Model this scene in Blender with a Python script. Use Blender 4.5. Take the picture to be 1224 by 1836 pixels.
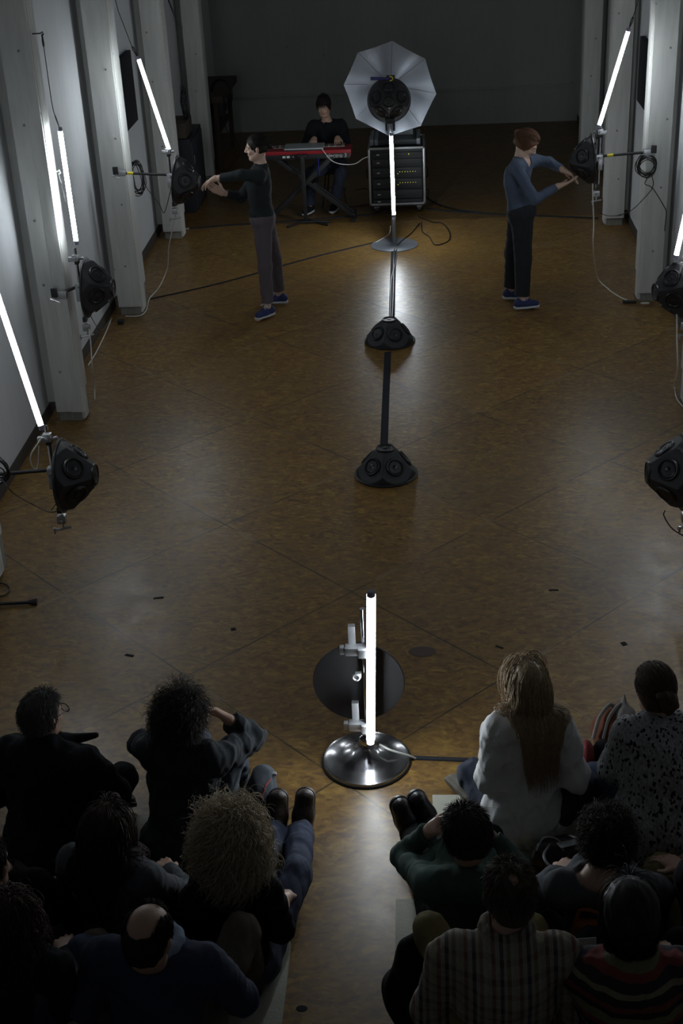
import bpy, bmesh, math, random
import numpy as np
from mathutils import Vector, Matrix, Euler

for o in list(bpy.data.objects):
    bpy.data.objects.remove(o)
SC = bpy.context.scene
COL = SC.collection
rng = np.random.default_rng(7)
random.seed(7)

# ------------------------------------------------------------------ camera
CAM_H = 4.4
F_PX, PITCH, YAW, ROLL = 2411.78, 0.4828895, 0.0738575, -0.0509876
def cam_axes():
    cy, sy, cp, sp = math.cos(YAW), math.sin(YAW), math.cos(PITCH), math.sin(PITCH)
    f = np.array([-sy*cp, cy*cp, -sp]); r0 = np.array([cy, sy, 0.]); u0 = np.cross(r0, f)
    return math.cos(ROLL)*r0+math.sin(ROLL)*u0, -math.sin(ROLL)*r0+math.cos(ROLL)*u0, f
CR, CU, CF = cam_axes()
cam_d = bpy.data.cameras.new('camera'); cam = bpy.data.objects.new('camera', cam_d); COL.objects.link(cam)
cam.matrix_world = Matrix(((CR[0], CU[0], -CF[0], 0), (CR[1], CU[1], -CF[1], 0), (CR[2], CU[2], -CF[2], CAM_H), (0, 0, 0, 1)))
cam_d.sensor_fit = 'VERTICAL'; cam_d.sensor_height = 36.0; cam_d.lens = 36.0*F_PX/1836.0
cam_d.clip_start = 0.05; cam_d.clip_end = 100
SC.camera = cam
def _ray(px, py): return CF*F_PX+CR*(px-612)-CU*(py-918)
def PZ(px, py, z=0.):
    d = _ray(px, py); return np.array([0, 0, CAM_H])+d*((z-CAM_H)/d[2])
def PY(px, py, y):
    d = _ray(px, py); return np.array([0, 0, CAM_H])+d*(y/d[1])
def PX(px, py, x):
    d = _ray(px, py); return np.array([0, 0, CAM_H])+d*(x/d[0])

# ------------------------------------------------------------------ world and exposure
W = bpy.data.worlds.new('world'); SC.world = W; W.use_nodes = True
W.node_tree.nodes['Background'].inputs[0].default_value = (0.55, 0.62, 0.7, 1)
W.node_tree.nodes['Background'].inputs[1].default_value = 0.02
SC.view_settings.view_transform = 'Standard'; SC.view_settings.look = 'None'
SC.view_settings.gamma = 1; SC.view_settings.use_curve_mapping = False
SC.view_settings.exposure = 0.0
TUBE_POWER = 48.0
TUBE_COLOR = (0.88, 0.95, 1.0)
_l = bpy.data.lights.new('added_ambient_fill', 'AREA'); _l.shape = 'RECTANGLE'; _l.size = 3.0; _l.size_y = 15.0; _l.energy = 12.0; _l.color = (0.93, 0.97, 1.0)  # added area fill below the ceiling for faint ambient light, not a room fixture
_o = bpy.data.objects.new('added_ambient_fill', _l); COL.objects.link(_o); _o.location = (-0.4, 13.0, 5.9)

# ------------------------------------------------------------------ materials
MATS = {}
def nd(nt, t, **kw):
    n = nt.nodes.new(t)
    for k, v in kw.items(): setattr(n, k, v)
    return n
def M(name, col, rough=0.7, metal=0.0, var=0.12, vscale=14.0, bump=0.0, bscale=80.0, emit=0.0, ecol=None, spec=0.5, sheen=0.0, coat=0.0):
    if name in MATS: return MATS[name]
    m = bpy.data.materials.new(name); m.use_nodes = True; nt = m.node_tree; b = nt.nodes['Principled BSDF']
    b.inputs['Roughness'].default_value = rough; b.inputs['Metallic'].default_value = metal
    b.inputs['Specular IOR Level'].default_value = spec
    if sheen: b.inputs['Sheen Weight'].default_value = sheen
    if coat: b.inputs['Coat Weight'].default_value = coat
    tc = nd(nt, 'ShaderNodeTexCoord'); no = nd(nt, 'ShaderNodeTexNoise'); no.inputs['Scale'].default_value = vscale; no.inputs['Detail'].default_value = 4
    nt.links.new(tc.outputs['Object'], no.inputs['Vector'])
    mx = nd(nt, 'ShaderNodeMix', data_type='RGBA'); nt.links.new(no.outputs['Fac'], mx.inputs[0])
    mx.inputs[6].default_value = tuple(c*(1-var) for c in col)+(1,); mx.inputs[7].default_value = tuple(min(1, c*(1+var)) for c in col)+(1,)
    nt.links.new(mx.outputs[2], b.inputs['Base Color'])
    if bump:
        n2 = nd(nt, 'ShaderNodeTexNoise'); n2.inputs['Scale'].default_value = bscale; n2.inputs['Detail'].default_value = 3
        nt.links.new(tc.outputs['Object'], n2.inputs['Vector'])
        bp = nd(nt, 'ShaderNodeBump'); bp.inputs['Strength'].default_value = bump; bp.inputs['Distance'].default_value = 0.01
        nt.links.new(n2.outputs['Fac'], bp.inputs['Height']); nt.links.new(bp.outputs[0], b.inputs['Normal'])
    if emit:
        b.inputs['Emission Color'].default_value = tuple(ecol or col)+(1,); b.inputs['Emission Strength'].default_value = emit
    MATS[name] = m; return m

def mth(nt, op, a, b=None, c=None):
    n = nd(nt, 'ShaderNodeMath', operation=op)
    for i, v in enumerate((a, b, c)):
        if v is None: continue
        if isinstance(v, (int, float)): n.inputs[i].default_value = v
        else: nt.links.new(v, n.inputs[i])
    return n.outputs[0]
def ramp(nt, fac, stops, interp='LINEAR'):
    r = nd(nt, 'ShaderNodeValToRGB'); r.color_ramp.interpolation = interp; e = r.color_ramp.elements
    while len(e) < len(stops): e.new(0.5)
    for el, (p, c) in zip(e, stops): el.position = p; el.color = tuple(c)+(1,) if len(c) == 3 else c
    nt.links.new(fac, r.inputs[0]); return r.outputs[0]
def mixc(nt, fac, a, b, blend='MIX'):
    m = nd(nt, 'ShaderNodeMix', data_type='RGBA', blend_type=blend)
    for i, v in ((0, fac), (6, a), (7, b)):
        if isinstance(v, (int, float)): m.inputs[i].default_value = v
        elif isinstance(v, tuple): m.inputs[i].default_value = v+(1,)
        else: nt.links.new(v, m.inputs[i])
    return m.outputs[2]

def floor_material(name, gain):
    m = bpy.data.materials.new(name); m.use_nodes = True; nt = m.node_tree; b = nt.nodes['Principled BSDF']
    tc = nd(nt, 'ShaderNodeTexCoord'); sx = nd(nt, 'ShaderNodeSeparateXYZ'); nt.links.new(tc.outputs['Object'], sx.inputs[0])
    x, y = sx.outputs[0], sx.outputs[1]
    wn = nd(nt, 'ShaderNodeTexNoise'); wn.inputs['Scale'].default_value = 1.2; nt.links.new(tc.outputs['Object'], wn.inputs['Vector'])
    wob = mth(nt, 'MULTIPLY', mth(nt, 'SUBTRACT', wn.outputs['Fac'], 0.5), 0.006)
    a = mth(nt, 'ADD', mth(nt, 'MULTIPLY', mth(nt, 'SUBTRACT', y, x), 0.70711), wob)
    c = mth(nt, 'SUBTRACT', mth(nt, 'MULTIPLY', mth(nt, 'ADD', y, x), 0.70711), wob)
    ua = mth(nt, 'DIVIDE', mth(nt, 'SUBTRACT', a, 4.19), 1.312); uc = mth(nt, 'DIVIDE', mth(nt, 'SUBTRACT', c, 3.50), 1.296)
    def dist(u): return mth(nt, 'MULTIPLY', mth(nt, 'ABSOLUTE', mth(nt, 'SUBTRACT', mth(nt, 'FRACT', mth(nt, 'ADD', u, 0.5)), 0.5)), 1.31)
    dmin = mth(nt, 'MINIMUM', dist(ua), dist(uc))
    # wear noise decides where the seam shows dark, pale or not at all
    n1 = nd(nt, 'ShaderNodeTexNoise'); n1.inputs['Scale'].default_value = 2.3; n1.inputs['Detail'].default_value = 3; nt.links.new(tc.outputs['Object'], n1.inputs['Vector'])
    seam = mth(nt, 'MULTIPLY', mth(nt, 'LESS_THAN', dmin, 0.005), ramp(nt, n1.outputs['Fac'], [(0.36, (0.2,)*3), (0.56, (1,)*3)]))
    pale = mth(nt, 'MULTIPLY', mth(nt, 'LESS_THAN', dmin, 0.013), ramp(nt, n1.outputs['Fac'], [(0.40, (0.5,)*3), (0.46, (0, 0, 0))]))
    # per board tint
    cmb = nd(nt, 'ShaderNodeCombineXYZ'); nt.links.new(mth(nt, 'FLOOR', ua), cmb.inputs[0]); nt.links.new(mth(nt, 'FLOOR', uc), cmb.inputs[1])
    wh = nd(nt, 'ShaderNodeTexWhiteNoise', noise_dimensions='3D'); nt.links.new(cmb.outputs[0], wh.inputs['Vector'])
    # strand flakes of the particle board
    def flakes(scale, rot, sy):
        mp = nd(nt, 'ShaderNodeMapping'); mp.inputs['Rotation'].default_value = (0, 0, rot); mp.inputs['Scale'].default_value = (1, sy, 1)
        nw = nd(nt, 'ShaderNodeTexNoise'); nw.inputs['Scale'].default_value = 5; nt.links.new(tc.outputs['Object'], nw.inputs['Vector'])
        va = nd(nt, 'ShaderNodeVectorMath', operation='MULTIPLY_ADD'); va.inputs[1].default_value = (0.12,)*3
        nt.links.new(nw.outputs['Color'], va.inputs[0]); nt.links.new(tc.outputs['Object'], va.inputs[2])
        nt.links.new(va.outputs[0], mp.inputs[0])
        v = nd(nt, 'ShaderNodeTexVoronoi'); v.inputs['Scale'].default_value = scale; v.inputs['Randomness'].default_value = 1
        nt.links.new(mp.outputs[0], v.inputs['Vector']); s = nd(nt, 'ShaderNodeSeparateColor'); nt.links.new(v.outputs['Color'], s.inputs[0]); return s.outputs[0], s.outputs[1]
    f1, f1b = flakes(30, 0.5, 1.7); f2, f2b = flakes(24, -0.9, 2.0); f3, f3b = flakes(13, 1.9, 2.4)
    mixf = mth(nt, 'ADD', mth(nt, 'MULTIPLY', f1, 0.45), mth(nt, 'ADD', mth(nt, 'MULTIPLY', f2, 0.3), mth(nt, 'MULTIPLY', f3, 0.25)))
    col = ramp(nt, mixf, [(0.1, (0.135, 0.068, 0.020)), (0.45, (0.240, 0.130, 0.030)), (0.65, (0.290, 0.164, 0.036)), (0.95, (0.44, 0.275, 0.060))])
    darkf = mth(nt, 'MULTIPLY', mth(nt, 'GREATER_THAN', f2b, 0.965), 0.45); col = mixc(nt, darkf, col, (0.10, 0.055, 0.04))
    darkg = mth(nt, 'MULTIPLY', mth(nt, 'GREATER_THAN', f3b, 0.985), 0.4); col = mixc(nt, darkg, col, (0.12, 0.06, 0.05))
    big = nd(nt, 'ShaderNodeTexNoise'); big.inputs['Scale'].default_value = 0.9; big.inputs['Detail'].default_value = 5; nt.links.new(tc.outputs['Object'], big.inputs['Vector'])
    col = mixc(nt, mth(nt, 'MULTIPLY', ramp(nt, big.outputs['Fac'], [(0.35, (0, 0, 0)), (0.7, (1, 1, 1))]), 0.35), col, (0.17, 0.122, 0.062))
    sc = nd(nt, 'ShaderNodeTexNoise'); sc.inputs['Scale'].default_value = 7; sc.inputs['Detail'].default_value = 8; sc.inputs['Roughness'].default_value = 0.7
    nt.links.new(tc.outputs['Object'], sc.inputs['Vector'])
    col = mixc(nt, mth(nt, 'MULTIPLY', ramp(nt, sc.outputs['Fac'], [(0.62, (0, 0, 0)), (0.72, (1, 1, 1))]), 0.35), col, (0.10, 0.062, 0.034))
    col = mixc(nt, 1.0, col, ramp(nt, wh.outputs['Value'], [(0, (0.86, 0.86, 0.88)), (1, (1.06, 1.03, 0.98))]), 'MULTIPLY')
    col = mixc(nt, pale, col, (0.34, 0.27, 0.16)); col = mixc(nt, seam, col, (0.035, 0.025, 0.016))
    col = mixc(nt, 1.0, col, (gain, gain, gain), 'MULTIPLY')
    nt.links.new(col, b.inputs['Base Color'])
    rr = ramp(nt, sc.outputs['Fac'], [(0.3, (0.32,)*3), (0.7, (0.44,)*3)])
    nt.links.new(rr, b.inputs['Roughness']); b.inputs['Specular IOR Level'].default_value = 0.55
    bp = nd(nt, 'ShaderNodeBump'); bp.inputs['Strength'].default_value = 0.12; bp.inputs['Distance'].default_value = 0.002
    nt.links.new(mth(nt, 'SUBTRACT', mth(nt, 'MULTIPLY', mixf, 0.35), mth(nt, 'MULTIPLY', seam, 1.0)), bp.inputs['Height']); nt.links.new(bp.outputs[0], b.inputs['Normal'])
    return m
def paint_material(name, col, streak=0.5, dots=True):
    m = bpy.data.materials.new(name); m.use_nodes = True; nt = m.node_tree; b = nt.nodes['Principled BSDF']
    tc = nd(nt, 'ShaderNodeTexCoord')
    mp = nd(nt, 'ShaderNodeMapping'); mp.inputs['Scale'].default_value = (1, 1, 0.12); nt.links.new(tc.outputs['Object'], mp.inputs[0])
    n = nd(nt, 'ShaderNodeTexNoise'); n.inputs['Scale'].default_value = 22; n.inputs['Detail'].default_value = 6; nt.links.new(mp.outputs[0], n.inputs['Vector'])
    c = mixc(nt, mth(nt, 'MULTIPLY', ramp(nt, n.outputs['Fac'], [(0.35, (1, 1, 1)), (0.62, (0, 0, 0))]), streak), col, tuple(v*0.72 for v in col))
    n2 = nd(nt, 'ShaderNodeTexNoise'); n2.inputs['Scale'].default_value = 1.5; n2.inputs['Detail'].default_value = 6; nt.links.new(tc.outputs['Object'], n2.inputs['Vector'])
    c = mixc(nt, mth(nt, 'MULTIPLY', ramp(nt, n2.outputs['Fac'], [(0.45, (0, 0, 0)), (0.75, (1, 1, 1))]), 0.3), c, tuple(v*f for v, f in zip(col, (0.8, 0.78, 0.7))))
    if dots:
        v = nd(nt, 'ShaderNodeTexVoronoi'); v.inputs['Scale'].default_value = 3.2; nt.links.new(tc.outputs['Object'], v.inputs['Vector'])
        n3 = nd(nt, 'ShaderNodeTexNoise'); n3.inputs['Scale'].default_value = 40; nt.links.new(tc.outputs['Object'], n3.inputs['Vector'])
        d = mth(nt, 'ADD', v.outputs['Distance'], mth(nt, 'MULTIPLY', n3.outputs['Fac'], 0.07))
        c = mixc(nt, mth(nt, 'MULTIPLY', mth(nt, 'LESS_THAN', d, 0.075), 0.6), c, tuple(v*0.3 for v in col))
    nt.links.new(c, b.inputs['Base Color']); b.inputs['Roughness'].default_value = 0.62; b.inputs['Specular IOR Level'].default_value = 0.3
    bp = nd(nt, 'ShaderNodeBump'); bp.inputs['Strength'].default_value = 0.3; bp.inputs['Distance'].default_value = 0.004
    nt.links.new(n.outputs['Fac'], bp.inputs['Height']); nt.links.new(bp.outputs[0], b.inputs['Normal'])
    MATS[name] = m; return m
def band_material(name, axis_stops, period, cross=None, rough=0.85):
    """woven cloth with bands: list of (axis, period, stops)"""
    m = bpy.data.materials.new(name); m.use_nodes = True; nt = m.node_tree; b = nt.nodes['Principled BSDF']
    tc = nd(nt, 'ShaderNodeTexCoord'); sx = nd(nt, 'ShaderNodeSeparateXYZ'); nt.links.new(tc.outputs['Object'], sx.inputs[0])
    out = None
    for ax, per, stops, fac in axis_stops:
        f = mth(nt, 'FRACT', mth(nt, 'ADD', mth(nt, 'DIVIDE', sx.outputs[ax], per), 20.0))
        c = ramp(nt, f, stops, 'CONSTANT')
        out = c if out is None else mixc(nt, fac, out, c)
    n = nd(nt, 'ShaderNodeTexNoise'); n.inputs['Scale'].default_value = 160; nt.links.new(tc.outputs['Object'], n.inputs['Vector'])
    out = mixc(nt, 0.35, out, ramp(nt, n.outputs['Fac'], [(0.3, (0.3, 0.3, 0.3)), (0.7, (1, 1, 1))]), 'MULTIPLY')
    nt.links.new(out, b.inputs['Base Color']); b.inputs['Roughness'].default_value = rough
    MATS[name] = m; return m
def speckle_material(name):
    m = bpy.data.materials.new(name); m.use_nodes = True; nt = m.node_tree; b = nt.nodes['Principled BSDF']
    tc = nd(nt, 'ShaderNodeTexCoord'); mp = nd(nt, 'ShaderNodeMapping'); mp.inputs['Scale'].default_value = (1, 1, 0.55); nt.links.new(tc.outputs['Object'], mp.inputs[0])
    v = nd(nt, 'ShaderNodeTexVoronoi'); v.inputs['Scale'].default_value = 105; nt.links.new(mp.outputs[0], v.inputs['Vector'])
    s = nd(nt, 'ShaderNodeSeparateColor'); nt.links.new(v.outputs['Color'], s.inputs[0])
    c = mixc(nt, mth(nt, 'GREATER_THAN', s.outputs[0], 0.84), (0.46, 0.47, 0.48), (0.012, 0.012, 0.02))
    n = nd(nt, 'ShaderNodeTexNoise'); n.inputs['Scale'].default_value = 90; n.inputs['Detail'].default_value = 5; nt.links.new(mp.outputs[0], n.inputs['Vector'])
    c = mixc(nt, 0.7, c, ramp(nt, n.outputs['Fac'], [(0.35, (0.35, 0.35, 0.37)), (0.65, (1, 1, 1))]), 'MULTIPLY')
    nt.links.new(c, b.inputs['Base Color']); b.inputs['Roughness'].default_value = 0.9
    bp = nd(nt, 'ShaderNodeBump'); bp.inputs['Strength'].default_value = 0.6; bp.inputs['Distance'].default_value = 0.008
    nt.links.new(n.outputs['Fac'], bp.inputs['Height']); nt.links.new(bp.outputs[0], b.inputs['Normal'])
    MATS[name] = m; return m

m_black = M('black_plastic', (0.012, 0.012, 0.014), 0.42, var=0.3, bump=0.15, bscale=300)
m_blackp = M('black_paint', (0.016, 0.017, 0.020), 0.55, var=0.3, bump=0.2, bscale=200)
m_cone = M('driver_cone', (0.010, 0.010, 0.012), 0.3, var=0.2)
m_ring = M('driver_ring', (0.006, 0.006, 0.007), 0.42, var=0.2)
m_disc = M('backplate', (0.012, 0.015, 0.019), 0.7, spec=0.15, var=0.25, vscale=6)
m_gray = M('cast_aluminium', (0.42, 0.43, 0.45), 0.38, 0.85, var=0.15)
m_chrome = M('chrome', (0.62, 0.63, 0.66), 0.10, 1.0, var=0.1, vscale=5)
m_smokechrome = M('polished_base', (0.42, 0.42, 0.44), 0.17, 1.0, var=0.25, vscale=9)
m_graypaint = M('grey_lacquer', (0.22, 0.24, 0.27), 0.45, 0.3, var=0.1)
m_white = M('white_cord', (0.62, 0.62, 0.58), 0.5, var=0.1)
m_yellow = M('yellow_tape', (0.75, 0.62, 0.04), 0.5, var=0.1)
m_cable = M('black_cable', (0.014, 0.014, 0.015), 0.45, var=0.2)
m_tape = M('grey_black_tape', (0.026, 0.028, 0.034), 0.85, spec=0.12, var=0.25)
m_skin = M('skin', (0.50, 0.32, 0.235), 0.5, var=0.12, vscale=30, bump=0.08, bscale=260)
m_skin2 = M('fair_skin', (0.60, 0.41, 0.32), 0.48, var=0.10, vscale=30, bump=0.08, bscale=260)
m_lip = M('lips', (0.33, 0.12, 0.10), 0.45)
m_brow = M('eyebrow_hair', (0.03, 0.02, 0.015), 0.7)
m_eye = M('eye', (0.35, 0.34, 0.33), 0.2, var=0.3, vscale=90)
m_wood = M('pale_board', (0.36, 0.36, 0.30), 0.7, var=0.15, bump=0.2)
m_silver = M('silver_cloth', (0.36, 0.39, 0.44), 0.42, 0.35, var=0.14, vscale=5, bump=0.25, bscale=14)
m_led = M('yellow_led', (0.8, 0.75, 0.05), 0.4, emit=0.9, ecol=(0.9, 0.8, 0.05))
m_rackface = M('rack_face', (0.020, 0.026, 0.030), 0.45, var=0.2)
m_dark = M('dark_cabinet', (0.012, 0.013, 0.018), 0.6)
m_brown = M('dark_timber', (0.05, 0.035, 0.025), 0.7, bump=0.3)
m_red = M('red_lacquer', (0.30, 0.010, 0.018), 0.35)
m_ivory = M('ivory_keys', (0.55, 0.54, 0.5), 0.35)
m_pale = M('pale_metal', (0.42, 0.46, 0.48), 0.35, 0.3)
m_text = M('pale_print', (0.6, 0.6, 0.58), 0.6)

# ------------------------------------------------------------------ objects
def tag(o, label=None, cat=None, group=None, kind=None):
    if label: o['label'] = label
    if cat: o['category'] = cat
    if group: o['group'] = group
    if kind: o['kind'] = kind
    return o
def thing(name, label, cat, loc, group=None):
    o = bpy.data.objects.new(name, None); COL.objects.link(o); o.location = Vector([float(v) for v in loc]); o.empty_display_size = 0.1
    return tag(o, label, cat, group)
def root_loc(p):
    while p.parent: p = p.parent
    return np.array(p.location)
def mkobj(name, v, f, mats, parent=None, loc=None, smooth=True, matidx=None, auto=None):
    v = np.asarray(v, dtype=float)
    off = root_loc(parent) if parent else (np.array(loc, float) if loc is not None else np.zeros(3))
    me = bpy.data.meshes.new(name); v = v-off
    if isinstance(f, np.ndarray):
        k = f.shape[1]; me.vertices.add(len(v)); me.vertices.foreach_set('co', v.astype(np.float32).ravel())
        me.loops.add(f.size); me.loops.foreach_set('vertex_index', f.astype(np.int32).ravel())
        me.polygons.add(len(f)); me.polygons.foreach_set('loop_start', np.arange(0, f.size, k, dtype=np.int32)); me.polygons.foreach_set('loop_total', np.full(len(f), k, np.int32))
        me.update(calc_edges=True)
    else: me.from_pydata([tuple(p) for p in v], [], f); me.update()
    if not isinstance(mats, (list, tuple)): mats = [mats]
    for m in mats: me.materials.append(m)
    if matidx is not None: me.polygons.foreach_set('material_index', np.asarray(matidx, np.int32))
    me.polygons.foreach_set('use_smooth', np.full(len(me.polygons), bool(smooth)))
    if auto: me.set_sharp_from_angle(angle=math.radians(auto))
    o = bpy.data.objects.new(name, me); COL.objects.link(o)
    if parent: o.parent = parent
    elif loc is not None: o.location = Vector([float(t) for t in loc])
    return o
def nrm(a): a = np.asarray(a, float); return a/(np.linalg.norm(a)+1e-12)
def frame(d, up=(0, 0, 1)):
    d = nrm(d); r = np.cross(d, up)
    if np.linalg.norm(r) < 1e-3: r = np.cross(d, (0, 1, 0))
    r = nrm(r); return r, np.cross(r, d), d
class MB:
    def __init__(s): s.v = []; s.f = []; s.mi = []; s.cur = 0
    def add(s, v, f):
        n = len(s.v); s.v += [tuple(p) for p in v]; s.f += [tuple(i+n for i in q) for q in f]; s.mi += [s.cur]*len(f); return s
    def box(s, c, sz, ax=None, bev=0.0):
        c = np.array(c, float); h = np.array(sz, float)/2; A = np.eye(3) if ax is None else np.array(ax)
        if bev <= 0:
            P = [c+(A.T@(h*np.array(q))) for q in [(-1, -1, -1), (1, -1, -1), (1, 1, -1), (-1, 1, -1), (-1, -1, 1), (1, -1, 1), (1, 1, 1), (-1, 1, 1)]]
            return s.add(P, [(0, 3, 2, 1), (4, 5, 6, 7), (0, 1, 5, 4), (1, 2, 6, 5), (2, 3, 7, 6), (3, 0, 4, 7)])
        bm = bmesh.new(); bmesh.ops.create_cube(bm, size=1.0)
        for v in bm.verts: v.co = Vector((v.co.x*2*h[0], v.co.y*2*h[1], v.co.z*2*h[2]))
        bmesh.ops.bevel(bm, geom=list(bm.edges), offset=min(bev, h.min()*0.9), segments=2, affect='EDGES', profile=0.7)
        bm.verts.index_update(); P = [c+A.T@np.array(v.co) for v in bm.verts]; F = [tuple(v.index for v in f.verts) for f in bm.faces]; bm.free(); return s.add(P, F)
    def cyl(s, a, b, r1, r2=None, n=16, cap=True):
        a = np.array(a, float); b = np.array(b, float); r2 = r1 if r2 is None else r2; X, Y, _ = frame(b-a); P = []
        for c, r in ((a, r1), (b, r2)):
            for i in range(n): t = 2*math.pi*i/n; P.append(c+r*(math.cos(t)*X+math.sin(t)*Y))
        F = [(i, (i+1) % n, n+(i+1) % n, n+i) for i in range(n)]
        F = [q[::-1] for q in F]
        if cap: F += [tuple(range(n)), tuple(range(2*n-1, n-1, -1))]
        return s.add(P, F)
    def lathe(s, prof, c=(0, 0, 0), d=(0, 0, 1), n=32, up=(0, 1, 0), scale=(1, 1)):
        X, Y, Z = frame(d, up); c = np.array(c, float); P = []; m = len(prof)
        for r, h in prof:
            for i in range(n): t = 2*math.pi*i/n; P.append(c+r*(scale[0]*math.cos(t)*X+scale[1]*math.sin(t)*Y)+h*Z)
        F = []
        for j in range(m-1):
            for i in range(n): k = (i+1) % n; F.append((j*n+i, (j+1)*n+i, (j+1)*n+k, j*n+k))
        F.append(tuple(range(n))); F.append(tuple(range(m*n-1, (m-1)*n-1, -1)))
        return s.add(P, F)
    def tube(s, pts, r, n=6, closed=False):
        pts = [np.array(p, float) for p in pts]; m = len(pts); P = []; up = np.array([0.13, 0.31, 0.94]); last = None
        for i, p in enumerate(pts):
            a = pts[(i-1) % m] if (i > 0 or closed) else p; b = pts[(i+1) % m] if (i < m-1 or closed) else p
            d = nrm(b-a); 
            if last is None: X, Y, _ = frame(d, up)
            else: X = nrm(last-d*np.dot(last, d)); Y = np.cross(X, d)
            last = X; rr = r[i] if hasattr(r, '__len__') else r
            for k in range(n): t = 2*math.pi*k/n; P.append(p+rr*(math.cos(t)*X+math.sin(t)*Y))
        F = []
        for i in range(m if closed else m-1):
            j = (i+1) % m
            for k in range(n): l = (k+1) % n; F.append((i*n+k, i*n+l, j*n+l, j*n+k))
        if not closed: F += [tuple(range(n))[::-1], tuple(range((m-1)*n, m*n))]
        return s.add(P, F)
    def torus(s, c, d, R, r, n=24, k=8):
        X, Y, _ = frame(d); return s.tube([np.array(c)+R*(math.cos(2*math.pi*i/n)*X+math.sin(2*math.pi*i/n)*Y) for i in range(n)], r, k, True)
    def sphere(s, c, r, n=12):
        prof = [(max(1e-4, r*math.sin(math.pi*i/n)), -r*math.cos(math.pi*i/n)) for i in range(n+1)]; return s.lathe(prof, c, (0, 0, 1), 16)
    def build(s, name, mat, parent=None, loc=None, smooth=True, auto=40):
        return mkobj(name, s.v, s.f, mat, parent, loc, smooth, s.mi if isinstance(mat, (list, tuple)) else None, auto if smooth else None)
def spline(pts, n=8):
    pts = [np.array(p, float) for p in pts]; out = []
    q = [2*pts[0]-pts[1]]+pts+[2*pts[-1]-pts[-2]]
    for i in range(1, len(q)-2):
        for j in range(n):
            t = j/n; p0, p1, p2, p3 = q[i-1:i+3]
            out.append(0.5*((2*p1)+(-p0+p2)*t+(2*p0-5*p1+4*p2-p3)*t*t+(-p0+3*p1-3*p2+p3)*t**3))
    return out+[pts[-1]]

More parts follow.
